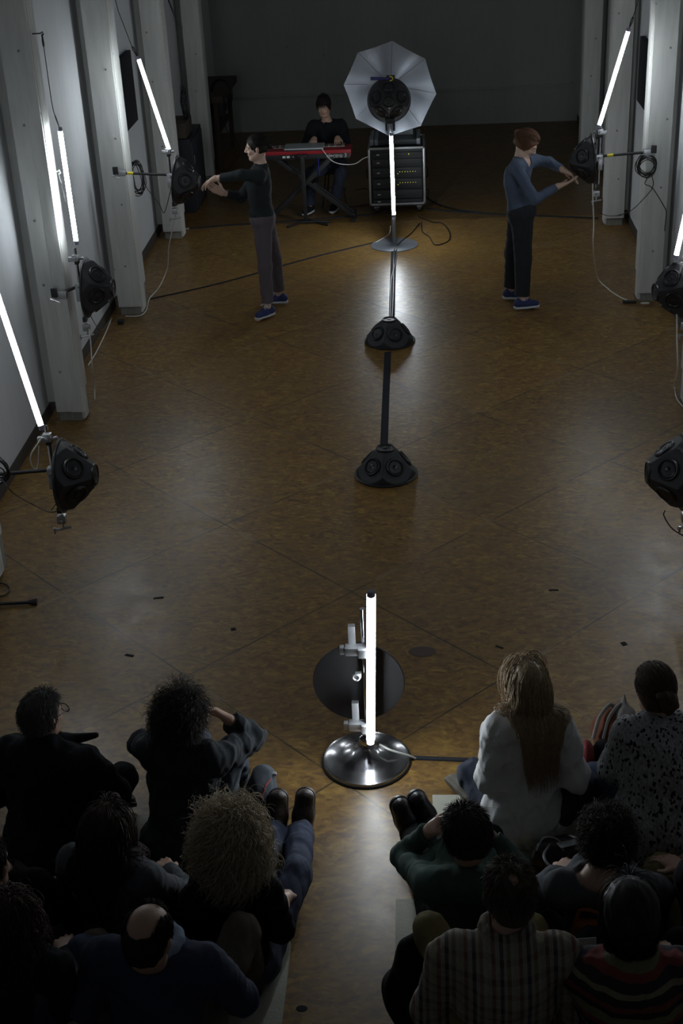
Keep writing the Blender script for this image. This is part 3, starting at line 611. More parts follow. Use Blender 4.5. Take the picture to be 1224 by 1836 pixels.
ribbon('floor_cable', [PZ(334, 411), PZ(415, 404), PZ(500, 399), PZ(640, 387), PZ(700, 383)], 0.035, 0.010, m_tape, 'black taped cable along the floor behind the woman in black', 'cable')
ribbon('floor_cable', [PZ(765, 375), PZ(830, 381), PZ(900, 385), PZ(1000, 389), PZ(1072, 392)], 0.035, 0.010, m_tape, 'black taped cable along the floor behind the red haired woman', 'cable')
ribbon('floor_cable', [PZ(268, 537), PZ(400, 507), PZ(560, 462), PZ(672, 435)], 0.028, 0.008, m_tape, 'dark taped cable crossing from the left pillar to the umbrella stand', 'cable')
cord([PY(318, 372, 12.5), PZ(303, 440, .6), PZ(300, 480, .25), PZ(285, 515, .08), PZ(268, 535, 0.01), PZ(262, 556, .01), PZ(250, 566, .01), PZ(225, 567, .01)], 'white twin cord dropping from the speaker by the woman in black to the pillar foot', 0.006, m_white)
cord([PZ(200, 570, .01), PZ(190, 595, .008), PZ(172, 632, .008), PZ(158, 655, .008)], 'white cord lying along the foot of the left wall', 0.006, m_white)
cord([PY(1063, 285, 12.5), PY(1062, 340, 12.5), PY(1064, 400, 12.5), PY(1063, 440, 12.5), PZ(1070, 495, .08), PZ(1090, 518, 0.01), PZ(1112, 533, .01), PZ(1135, 542, .01)], 'white cord falling from the right speaker arm to the right pillar foot', 0.006, m_white)
cord([PY(1222, 470, 9.9), PY(1214, 520, 9.9), PY(1213, 600, 9.9), PY(1214, 660, 9.9), PZ(1209, 690, .03), PZ(1213, 715, .01), PZ(1230, 735, .01)], 'white cord hanging at the right edge in front of the second right speaker', 0.006, m_white)
cord([PY(160, 590, 9.95), PY(163, 620, 9.95), PY(165, 655, 9.95), PZ(169, 688, .15), PZ(170, 716, .01)], 'white cord hanging beneath the speaker on the cracked left pillar', 0.006, m_white)
cord([PY(75, 785, 7.35), PY(56, 815, 7.35), PY(58, 835, 7.35), PY(68, 838, 7.35), PY(70, 800, 7.35)], 'white loop of cord beside the nearest left speaker', 0.005, m_white)
cord([PY(0, 855, 7.3), PY(25, 885, 7.3), PZ(60, 905, .3), PY(90, 918, 7.3), PY(122, 910, 7.3)], 'thin black cable sagging below the nearest left speaker', 0.004)
cord([PY(106, 870, 7.35), PY(105, 895, 7.35), PY(92, 915, 7.35)], 'thin grey wire below the nearest left speaker arm', 0.003)
cord([PY(1192, 915, 7.35), PY(1190, 925, 7.35), PY(1205, 948, 7.35), PY(1232, 965, 7.35)], 'thin black cable dangling under the nearest right speaker', 0.004)
cord([PY(310, 322, 12.5), PY(295, 380, 12.55), PY(285, 365, 12.6), PY(262, 335, 12.62), PY(258, 315, 12.62)], 'thin black cable slack between the coil and the speaker by the woman in black', 0.004)
cord([PY(162, 565, 9.95), PY(170, 580, 9.95), PY(182, 592, 9.95), PZ(200, 570, .3)], 'thin black cable leading down behind the cracked left pillar', 0.003)
def coil(c, label, R=0.12, dirv=(0, 1, 0), n=9, sq=1.35):
    t = thing('cable_coil', label, 'cable', c); X, Y, _ = frame(dirv); c = np.array(c, float)
    for i in range(n):
        r = R*(0.8+0.25*rng.random()); ph = rng.random()*6; o = c+X*rng.normal()*0.012+Y*rng.normal()*0.014
        MB().tube([o+X*r*math.cos(u)+Y*r*sq*math.sin(u)+np.array(nrm(dirv))*0.012*math.sin(3*u+ph) for u in np.linspace(0, 2*math.pi, 22, endpoint=False)], 0.0045, 5, True).build('loop', m_cable, t)
    return t
coil(PY(247, 318, 13.05), 'tall coil of black cable hung behind the arm on the left pillar', 0.085, (0.5, 1, 0), 10, 1.9)
MB_ = MB().cyl(PY(1160, 281, 12.55), PY(1160, 281, 12.66), 0.015, n=10)
tag(MB_.build('cable_peg', m_black, loc=PY(1160, 281, 12.6)), 'black peg carrying the cable coil on the right pillar', 'peg')
coil(PY(1158, 297, 12.59), 'round coil of black cable hung on the right pillar', 0.085, (0, 1, 0), 10, 1.1)
cord([PY(1168, 312, 12.6), PY(1170, 335, 12.6), PY(1150, 360, 12.62), PY(1130, 378, 12.64), PZ(1108, 386, .3)], 'black cable trailing from the coil on the right pillar to the left', 0.004)
cord([PY(1160, 320, 12.6), PY(1156, 330, 12.6), PY(1170, 338, 12.6), PY(1190, 370, 12.62), PY(1194, 382, 12.62), PY(1191, 414, 12.62)], 'black cable trailing from the coil down the right pillar face', 0.004)
coil(PY(-2, 845, 7.32), 'coil of black cable at the left edge by the nearest arm', 0.06, (0, 1, 0), 7, 1.2)
cord([PZ(1075, 382, .3), PZ(1090, 387, .3), PZ(1114, 386, .3), PZ(1120, 384, .1)], 'black cable strapped round the foot of the right pillar', 0.004)
tag(MB().box(PZ(1128, 541, .012), (0.13, 0.05, 0.022), bev=0.005).build('plug_box', m_cable, loc=PZ(1128, 541)), 'black plug box at the foot of the right pillar', 'plug')
tag(MB().lathe([(0.04, 0), (0.04, 0.006), (0.03, 0.007)], PZ(1156, 544), n=20, scale=(1.1, 0.6)).build('paper_tag', m_white, loc=PZ(1156, 544)), 'white tag on the floor beside the black plug box', 'tag')
tag(MB().box(PZ(217, 577, .02), (0.06, 0.07, 0.035), bev=0.005).build('tape_piece', m_cable, loc=PZ(217, 577)), 'black tape block on the white cords at the left pillar foot', 'tape')
tag(MB().box(PZ(335, 410, .008), (0.05, 0.02, 0.012), bev=0.003).build('plug', m_white, loc=PZ(335, 410)), 'small white plug at the foot of the third left pillar', 'plug')
for (a, b_), (w, l, r), s in (((284, 1072), (0.065, 0.018, 0.15), 'nearest the left floor seam crossing'), ((418, 1128), (0.03, 0.03, 0.3), 'square, left of the disc'), ((232, 1175), (0.055, 0.02, -0.3), 'long, above the man in glasses'), ((992, 1058), (0.06, 0.018, 0.0), 'in the middle right of the floor'), ((1118, 1154), (0.03, 0.035, 0.4), 'above the woman with the bun'), ((895, 1160), (0.05, 0.014, -0.6), 'left of the blonde woman\'s head')):
    c = PZ(a, b_, 0.001); q = np.array([[math.cos(r), math.sin(r), 0], [-math.sin(r), math.cos(r), 0], [0, 0, 1]])
    tag(MB().box(c, (w, l, 0.002), q).build('tape_scrap', m_tape, loc=c, smooth=False), 'small dark tape scrap on the floor, '+s, 'tape', 'tape scraps on the floor')
for (a, b_), r_, s in (((541, 1808), 0.022, 'near the bottom edge between the blocks'), ((757, 1168), 0.075, 'beside the disc, large and brownish')):
    c = PZ(a, b_, 0.0006); tag(MB().lathe([(r_, 0), (r_*0.9, 0.001)], c, n=20, scale=(1.1, 0.75)).build('floor_stain', M('stain', (0.075, 0.048, 0.035), 0.5) if r_ > 0.05 else m_tape, loc=c, smooth=False), 'dark round stain on the floor '+s, 'stain')
t = thing('tripod', 'black tripod foot lying into view at the left edge of the floor', 'tripod', PZ(-60, 1086))
MB().cyl(PZ(-80, 1087, .02), PZ(52, 1080, .018), 0.011, n=10).build('leg', m_black, t); MB().cyl(PZ(50, 1080, .018), PZ(66, 1079, .018), 0.012, 0.024, n=12).build('rubber_foot', m_black, t)
cord([PZ(-20, 1045, .01), PZ(8, 1047, .01), PZ(17, 1057, .01), PZ(6, 1068, .01), PZ(-20, 1070, .01)], 'loop of thin dark cable on the floor at the left edge', 0.005)

# ------------------------------------------------------------------ black wall panels
for (x, y0, y1, z0, z1, s) in ((XL+0.025, 14.25, 14.86, 1.47, 2.2, 'left'), (XR-0.025, 14.35, 14.98, 1.46, 2.12, 'right')):
    tag(MB().box((x, (y0+y1)/2, (z0+z1)/2), (0.05, y1-y0, z1-z0), bev=0.006).build('wall_panel', m_disc, loc=(x, (y0+y1)/2, z0)), 'black rectangular panel on the %s wall beyond the lit tube' % s, 'panel')

# ------------------------------------------------------------------ equipment rack
rx0, rx1, ry0, ry1, rz0, rz1 = -0.66, 0.015, 16.1, 16.75, 0.11, 0.80
t = thing('equipment_rack', 'wheeled flight case rack of amplifiers with yellow indicator lights', 'rack', ((rx0+rx1)/2, (ry0+ry1)/2, 0))
xc = (rx0+rx1)/2; w = rx1-rx0; yc = (ry0+ry1)/2; zc = (rz0+rz1)/2; h = rz1-rz0
MB().box((xc, yc+0.02, zc), (w-0.02, ry1-ry0-0.03, h-0.02), bev=0.004).build('case', m_rackface, t)
b = MB()
for x in (rx0+0.012, rx1-0.012):
    for y in (ry0, ry1): b.box((x, y, zc), (0.024, 0.024, h), bev=0.004)
    for z in (rz0+0.012, rz1-0.012): b.box((x, yc, z), (0.024, ry1-ry0, 0.024), bev=0.004)
for z in (rz0+0.012, rz1-0.012):
    for y in (ry0, ry1): b.box((xc, y, z), (w, 0.024, 0.024), bev=0.004)
b.build('edge_profile', m_gray, t)
units = [(0.715, 0.05), (0.62, 0.09), (0.50, 0.12), (0.37, 0.12), (0.24, 0.11), (0.155, 0.05)]
for z, hh in units:
    u = MB().box((xc+0.005, ry0+0.006, z), (w-0.09, 0.02, hh-0.008), bev=0.003).build('rack_unit', m_rackface, t)
    b = MB(); b.box((xc-0.22, ry0-0.006, z), (0.035, 0.004, 0.012)); b.build('badge', m_text, u)
for z in (0.508, 0.378):
    for i in range(7): MB().box((xc+0.035+i*0.031, ry0-0.006, z), (0.0055, 0.005, 0.005)).build('indicator', m_led, t)
    MB().box((xc+0.01, ry0-0.006, z-0.022), (0.007, 0.005, 0.006)).build('indicator', m_led, t)
MB().box((xc+0.145, ry0-0.006, 0.715), (0.008, 0.005, 0.012)).build('indicator', m_led, t)
for x in (rx0+0.08, rx1-0.08):
    for y in (ry0+0.08, ry1-0.08): 
        k = MB().box((x, y, 0.085), (0.06, 0.06, 0.05), bev=0.005).build('caster', m_gray, t); MB().cyl((x-0.016, y, 0.042), (x+0.016, y, 0.042), 0.04, n=18).build('wheel', m_black, k)
MB().box((xc, yc, 0.105), (w, ry1-ry0, 0.02)).build('base_board', m_black, t)
for s in (-1, 1):
    x = rx0+0.0 if s < 0 else rx1; MB().tube([(x+s*0.005, 16.3, 0.52), (x+s*0.03, 16.3, 0.5), (x+s*0.03, 16.3, 0.4), (x+s*0.005, 16.3, 0.38)], 0.008).build('handle', m_black, t)
t = thing('mixer', 'dark mixing device with grey cheeks lying on top of the rack', 'mixer', (xc, yc, rz1))
MB().box((xc-0.01, yc+0.02, rz1+0.035), (w*0.82, 0.5, 0.06), bev=0.01).build('body', m_rackface, t)
for x in (rx0+0.045, rx0+0.10, rx1-0.075): MB().box((x, yc+0.02, rz1+0.04), (0.045, 0.52, 0.072), bev=0.008).build('side_cheek', m_graypaint, t)
t = thing('laptop', 'open pale laptop screen standing on the rack behind the umbrella', 'laptop', (xc+0.08, yc+0.1, rz1+0.07))
MB().box((xc+0.05, yc+0.12, rz1+0.075), (0.30, 0.2, 0.014), bev=0.004).build('base', m_pale, t); A = np.array([[1, 0, 0], [0, .95, .3], [0, -.3, .95]])
MB().box((xc+0.06, yc+0.0, rz1+0.15), (0.27, 0.01, 0.17), A, bev=0.003).build('screen_lid', m_pale, t)
cord([(rx1-0.06, ry0+0.1, rz1+0.09), (rx1-0.03, ry0+0.0, rz1+0.12), (rx1+0.01, ry0+0.02, rz1+0.05), (rx1+0.02, ry0+0.1, 0.6)], 'black cable looping off the rack top right', 0.006)
def px(*a): return [PZ(*q) for q in a]
cord(px((762, 352, .1), (770, 358, .03), (790, 368, .01), (820, 376, .01), (860, 381, .01)), 'black cable running right from the rack', 0.011)
cord(px((757, 345, .2), (768, 340, .25), (767, 352, .15), (775, 362, .02), (782, 360, .02)), 'tangled black cable at the rack side', 0.006)
cord(px((750, 388, .02), (775, 398, .006), (792, 400, .006), (805, 415, .006), (805, 430, .006), (790, 438, .006), (778, 438, .006), (770, 425, .006), (757, 415, .006), (755, 398, .01)), 'thin black cable loop on the floor right of the umbrella stand', 0.006)
cord(px((752, 400, .01), (738, 417, .006), (722, 430, .02), (712, 440, .02)), 'thin black cable from the rack to the grey stand', 0.006)
cord(px((640, 340, .1), (655, 338, .05), (662, 346, .05), (664, 352, .1)), 'black cable between keyboard player and rack', 0.007)
cord(px((600, 365, .02), (625, 370, .01), (650, 368, .01), (664, 366, .02)), 'lower black cable between keyboard stand and rack', 0.008)
cord([PY(700, 405, 14.9), PY(698, 418, 14.85), PZ(690, 425, .02), PZ(681, 430, .02), PZ(672, 435, .01)], 'pale cord curling over the flat grey stand base', 0.005, m_white)

# ------------------------------------------------------------------ keyboard and its stand
ka = PY(480, 266, 15.95); kx0, kx1, ky0, ky1, kz = -1.86, -0.85, 15.9, 16.2, 0.80
t = thing('stage_keyboard', 'red stage keyboard on a crossed stand in front of the seated player', 'keyboard', ((kx0+kx1)/2, (ky0+ky1)/2, kz-0.05))
kc = (kx0+kx1)/2; kw = kx1-kx0
MB().box((kc, (ky0+ky1)/2, kz), (kw, ky1-ky0, 0.075), bev=0.008).build('body', m_red, t)
MB().box((kc, ky0-0.002, kz-0.03), (kw-0.02, 0.012, 0.055), bev=0.002).build('rear_panel', m_black, t)
b = MB()
for i in range(36): b.box((kx0+0.10+i*0.0235, ky1-0.07, kz+0.040), (0.021, 0.13, 0.012))
b.build('white_keys', m_ivory, t)
b = MB()
for i in range(36):
    if i % 7 not in (2, 6): b.box((kx0+0.112+i*0.0235, ky1-0.105, kz+0.052), (0.011, 0.08, 0.014))
b.build('black_keys', m_black, t)
def text(s, c, size, ax, mat, name, parent, sp=1.0):
    cu = bpy.data.curves.new('lettering', 'FONT'); cu.body = s; cu.size = size; cu.extrude = 0.0006; cu.align_x = 'CENTER'; cu.align_y = 'CENTER'; cu.space_character = sp
    o = bpy.data.objects.new('lettering', cu); COL.objects.link(o); dg = bpy.context.evaluated_depsgraph_get(); me = bpy.data.meshes.new_from_object(o.evaluated_get(dg)); 
    v = np.array([x.co for x in me.vertices]); f = [tuple(p.vertices) for p in me.polygons]; bpy.data.objects.remove(o); bpy.data.curves.remove(cu); bpy.data.meshes.remove(me)
    A = np.array(ax, float); v = v@A+np.array(c); return mkobj(name, v, f, mat, parent, smooth=False)
text('electro 3', (kx1-0.17, ky0-0.011, kz-0.028), 0.066, [[1, 0, 0], [0, 0, 1], [0, -1, 0]], m_text, 'lettering', t)
MB().box((kx0+0.22, ky0-0.010, kz-0.026), (0.035, 0.003, 0.024)).box((kx0+0.27, ky0-0.010, kz-0.026), (0.035, 0.003, 0.024)).box((kx0+0.33, ky0-0.010, kz-0.026), (0.018, 0.003, 0.008)).build('socket_plate', m_text, t)
lp = thing('laptop', 'closed pale laptop lying on the red keyboard', 'laptop', (-1.40, 16.0, kz+0.05))
MB().box((-1.40, 16.0, kz+0.068), (0.46, 0.28, 0.016), bev=0.005).build('lid', m_pale, lp); MB().box((-1.40, 16.0, kz+0.051), (0.44, 0.27, 0.016), bev=0.004).build('base', m_dark, lp)
cord([PY(577, 267, 15.86), PY(592, 286, 15.86), PY(610, 294, 15.86), PY(635, 294, 15.9), PY(650, 285, 15.95), PY(662, 280, 16.0)], 'pale cord hanging from the laptop on the keyboard to the rack', 0.005, m_white)
cord([PY(571, 284, 15.87), PY(571, 300, 15.88), PY(573, 315, 15.9)], 'short blue cord hanging under the red keyboard', 0.005, M('blue_cord', (0.02, 0.02, 0.25), 0.5))
t = thing('keyboard_stand', 'black crossed keyboard stand under the red keyboard', 'stand', (kc, 16.05, 0))
for y in (15.93, 16.05):
    b = MB()
    for (x0, z0, x1, z1) in ((kx0+0.10, kz-0.045, kx1+0.0, 0.03), (kx1-0.22, kz-0.045, kx0-0.0, 0.03)):
        d = nrm((x1-x0, 0, z1-z0)); A = np.array([d, (0, 1, 0), np.cross(d, (0, 1, 0))]); L = math.hypot(x1-x0, z1-z0); b.box(((x0+x1)/2, y+(0.03 if x1 > x0 else 0), (z0+z1)/2), (L, 0.028, 0.05), A, bev=0.004)
    b.build('leg', m_black, t)
b = MB()
for x in (kx0, kx1): b.box((x, 16.02, 0.02), (0.045, 0.46, 0.035), bev=0.006)
b.build('foot_bar', m_black, t)
b = MB()
for x in (kx0+0.1, kx1-0.22): b.box((x, 16.06, kz-0.05), (0.04, 0.36, 0.02), bev=0.004)
b.build('top_bar', m_black, t)
MB().cyl((kc+0.06, 15.95, 0.42), (kc+0.06, 16.2, 0.42), 0.03, n=14).build('pivot', m_black, t)
t = thing('laptop_stand', 'black single pole stand with flat feet in front of the keyboard', 'stand', (-1.42, 15.82, 0))
MB().box((-1.42, 15.84, 0.40), (0.045, 0.03, 0.78), bev=0.005).build('pole', m_black, t)
b = MB(); 
for p, q in (((-1.62, 15.62, .015), (-1.42, 15.9, .015)), ((-1.15, 15.66, .015), (-1.42, 15.9, .015)), ((-1.5, 15.8, .02), (-1.12, 15.78, .02))): b.cyl(p, q, 0.014, n=8)
b.build('foot', m_black, t)
MB().box((-1.42, 15.86, 0.79), (0.12, 0.05, 0.03), bev=0.005).build('top_plate', m_black, t)
t = thing('stool', 'dark stool with thin legs under the keyboard player', 'stool', (-1.12, 16.62, 0))
MB().lathe([(0.15, 0), (0.16, 0.015), (0.155, 0.04), (0.1, 0.045)], (-1.12, 16.62, 0.41), n=28).build('seat', m_brown, t)
for a in range(4):
    c, s = math.cos(a*math.pi/2+0.6), math.sin(a*math.pi/2+0.6); MB().cyl((-1.12+0.1*c, 16.62+0.1*s, 0.42), (-1.12+0.17*c, 16.62+0.17*s, 0), 0.010, n=8).build('leg', m_brown, t)
MB().torus((-1.12, 16.62, 0.18), (0, 0, 1), 0.145, 0.006).build('foot_ring', m_brown, t)

# ------------------------------------------------------------------ dark clutter in the far left corner
t = thing('storage_shelf', 'dark timber shelf with a thick top beam in the far left corner', 'shelf', (-2.9, 19.6, 0))
zb = PY(390, 160, 19.4)[2]
MB().box((-2.95, 19.4, zb), (0.5, 1.6, 0.09), bev=0.01).build('top_board', m_brown, t)
for y in (18.7, 20.1):
    for x in (-3.08, -2.82): MB().box((x, y, zb/2), (0.06, 0.06, zb)).build('upright', m_brown, t)
MB().box((-2.98, 19.4, 0.45), (0.32, 1.5, 0.04)).build('lower_board', m_brown, t)
tag(MB().box((-2.93, 18.95, zb-0.16), (0.4, 0.35, 0.18), bev=0.01).build('black_box', m_dark, loc=(-2.93, 18.95, zb-0.25)), 'black box hung just under the far left shelf board', 'box')
coil((-2.76, 18.95, 0.98), 'coil of black cable with brass tint hanging from the far left shelf', 0.17, (0.4, 1, 0), 9, 1.2)
cord([(-2.78, 18.9, 0.75), (-2.7, 18.8, 0.5), (-2.62, 18.8, 0.45), (-2.55, 18.75, 0.2), (-2.7, 18.6, 0.02), (-2.8, 18.55, 0.01)], 'thin cable drooping below the coil in the far left corner', 0.006)
t = thing('tool_cabinet', 'dark cabinet standing between the last two left pillars', 'cabinet', (-2.98, 16.9, 0))
MB().box((-2.98, 16.9, 0.45), (0.3, 0.9, 0.9), bev=0.01).build('body', m_dark, t); MB().box((-2.825, 16.9, 0.45), (0.012, 0.84, 0.82), bev=0.004).build('door', M('slate_door', (0.03, 0.032, 0.045), 0.5), t)
MB().box((-2.82, 16.6, 0.62), (0.012, 0.02, 0.1), bev=0.003).build('handle', m_gray, t)
tag(MB().box((-3.0, 16.7, 1.0), (0.26, 0.5, 0.18), bev=0.01).build('black_box', m_brown, loc=(-3.0, 16.7, 0.91)), 'dark brown box on top of the cabinet between the left pillars', 'box')
coil((-2.9, 16.7, 1.28), 'coil of orange and black cable above the cabinet at the left', 0.14, (1, 0.4, 0), 6, 1.3)
cord([(-3.1, 17.0, 3.2), (-3.05, 17.0, 2.6), (-2.98, 17.0, 2.3), (-2.9, 17.05, 2.1)], 'black cable hanging down the left wall behind the third pillar', 0.01)
# ------------------------------------------------------------------ people
A3 = lambda *a: np.array(a, float)
def head_pt(J):
    f = nrm(J['hf']); r = nrm(np.cross(f, J.get('hu', (0, 0, 1)))); u = np.cross(r, f); c = J['head']
    return (lambda x, y, z: c+r*x+f*y+u*z), np.array([r, f, u])
def head_sdf(S, J):
    P, A = head_pt(J); e = S.ell
    e(P(0, -0.014, 0.030), (0.074, 0.095, 0.087), A, 0.02); e(P(0, 0.020, -0.030), (0.057, 0.066, 0.080), A, 0.03)
    S.cone(P(-0.024, 0.040, -0.085), P(0.024, 0.040, -0.085), 0.022, 0.022, 0.03); e(P(0, 0.068, -0.094), (0.016, 0.014, 0.014), A, 0.02)
    for s in (-1, 1):
        S.cone(P(s*0.052, 0.0, -0.055), P(s*0.022, 0.055, -0.092), 0.016, 0.014, 0.03)
        e(P(s*0.034, 0.066, -0.028), (0.020, 0.016, 0.018), A, 0.02)
        e(P(s*0.031, 0.090, 0.006), (0.016, 0.014, 0.012), A, 0.008, op='cut'); e(P(s*0.030, 0.074, 0.003), (0.013, 0.012, 0.011), A, 0.004)
        S.cone(P(s*0.012, 0.082, 0.022), P(s*0.046, 0.070, 0.022), 0.008, 0.007, 0.014)
        e(P(s*0.076, -0.010, -0.008), (0.007, 0.017, 0.030), A, 0.008); e(P(s*0.083, -0.013, 0.002), (0.006, 0.014, 0.018), A, 0.005)
        e(P(s*0.010, 0.094, -0.026), (0.008, 0.009, 0.007), A, 0.006)
    S.cone(P(0, 0.084, 0.018), P(0, 0.106, -0.020), 0.008, 0.010, 0.012)
    S.cone(P(-0.016, 0.078, -0.049), P(0.016, 0.078, -0.049), 0.007, 0.007, 0.008); S.cone(P(-0.014, 0.077, -0.060), P(0.014, 0.077, -0.060), 0.008, 0.008, 0.008)
    S.cone(J['neck']-nrm(J['neck']-J['che'])*0.03, P(0, -0.025, -0.055), 0.052, 0.047, 0.04)
def hand_sdf(S, w, d, n, side, curl=0.35, sc=1.0):
    d = nrm(d); n = nrm(np.array(n, float)-d*np.dot(n, d)); t = np.cross(d, n)*side; w = np.array(w, float)
    for i in range(4):
        k = w+sc*(d*(0.086-0.004*abs(i-1))+t*(0.030-0.0195*i)); S.cone(w+sc*(d*0.0+t*(0.012-0.008*i)), k, 0.021*sc, 0.0125*sc, 0.014)
        p = k; L = [(0.036, 0.024, 0.019), (0.042, 0.028, 0.021), (0.038, 0.026, 0.020), (0.029, 0.019, 0.017)][i]; a = 0.0; r = 0.0088*sc
        for j in range(3):
            a += curl*(0.8+0.5*j/2+0.12*i); q = p+sc*L[j]*(d*math.cos(a)+n*math.sin(a)+t*(0.06-0.04*i)); S.cone(p, q, r, r*0.92, 0.004); p = q; r *= 0.92
    b = w+sc*(d*0.022+t*0.022); m = b+sc*0.046*nrm(d*0.65+t*0.65+n*0.35); S.cone(b, m, 0.017*sc, 0.0115*sc, 0.012); S.cone(m, m+sc*0.034*nrm(d*0.9+t*0.25+n*0.35), 0.0110*sc, 0.0085*sc, 0.004)
def torso_axes(J):
    r = nrm(J['shR']-J['shL']); u = nrm(J['che']-J['pel']); f = nrm(np.cross(u, r)); return np.array([np.cross(f, u), f, u])
def torso_sdf(S, J, o, low=True, wd=1.0):
    A = torso_axes(J); k = 0.06
    if low: S.ell(J['pel'], (0.160*wd+o, 0.12+o, 0.11+o), A, k)
    S.ell(J['wai'], (0.132*wd+o, 0.100+o, 0.14+o), A, k); S.ell(J['che'], (0.150*wd+o, 0.108+o, 0.165+o), A, k)
    iL = J['shL']*0.88+J['shR']*0.12; iR = J['shR']*0.88+J['shL']*0.12
    S.cone(iL, iR, 0.060+o, 0.060+o, k); S.cone((iL+iR)/2*0.5+J['che']*0.5, J['neck'], 0.085+o, 0.055+o*0.6, k)
def leg_sdf(S, J, s, o, hem=None, thin=1.0):
    h, k, a = J['hip'+s], J['kn'+s], J['an'+s]; S.cone(h, k, 0.080*thin+o, 0.056*thin+o, 0.05)
    if hem is None: S.cone(k, a, 0.054*thin+o, 0.036*thin+o, 0.03)
    else: S.cone(k, k+(a-k)*hem, 0.056*thin+o, 0.049*thin+o, 0.03, cap=1)
def arm_sdf(S, J, s, o, cuff=None, thin=1.0):
    h, e, w = J['sh'+s], J['el'+s], J['wr'+s]
    if cuff is not None and cuff < 0: S.cone(h, h+(e-h)*(-cuff), 0.050*thin+o, 0.048*thin+o, 0.04, cap=1); return
    S.cone(h, e, 0.050*thin+o, 0.040*thin+o, 0.04)
    if cuff is None: S.cone(e, w, 0.040*thin+o, 0.026*thin+o, 0.02)
    else: S.cone(e, e+(w-e)*cuff, 0.040*thin+o, 0.031*thin+o, 0.025, cap=1)
def shoe(J, s, t, mat, solemat=None, lace=None, boot=False, sc=1.0):
    a, q = J['an'+s], J['toe'+s]; d = nrm(q-a); up = J.get('fu'+s); up = nrm(J['kn'+s]-a) if up is None else np.array(up, float)
    d = nrm(q-(a-up*0.06)); up = nrm(up-d*np.dot(up, d)); r = np.cross(d, up); b = a-up*0.055-d*0.045  # heel point
    o = 0.010 if boot else 0.0
    S = SDF(0.005); S.cone(b+up*0.035, b+d*0.09*sc+up*0.035, 0.036+o, 0.038+o, 0.02); S.cone(b+d*0.09*sc+up*0.03, b+d*0.175*sc+up*0.018, 0.040+o, 0.036+o, 0.03)
    S.cone(b+d*0.02+up*0.05, b+d*0.035+up*(0.14 if boot else 0.075), 0.038+o, (0.050 if boot else 0.036)+o*0.5, 0.03, cap=1)
    S.plane(b+up*0.004, -up, 0.5); v, f = S.mesh(); x = mkobj('shoe', v, f, mat, t)
    S = SDF(0.005); S.cone(b+d*0.0, b+d*0.09*sc, 0.040+o, 0.040+o, 0.01); S.cone(b+d*0.09*sc, b+d*0.175*sc, 0.042+o, 0.040+o, 0.02); S.plane(b+up*0.010, up, 0.5); S.plane(b-up*0.012, -up, 0.5)
    v, f = S.mesh(); mkobj('sole', v, f, solemat or mat, x)
    if lace is not None:
        for i in range(4 if not boot else 6):
            c = b+d*(0.115-0.02*i)*sc+up*(0.060+0.012*i+o); MB().tube([c-r*0.028-up*0.004+d*0.006, c+up*0.010, c+r*0.028-up*0.004-d*0.008], 0.0032, 6).build('lace', lace, x)
        if not boot:
            c = b+d*0.075+up*0.105
            for q2 in (-1, 1): MB().tube(spline([c, c+r*0.03*q2+up*0.006, c+r*0.045*q2-up*0.012+d*0.02, c+r*0.015*q2+d*0.01], 4), 0.0028, 6).build('lace', lace, x)
HAIRM = {}
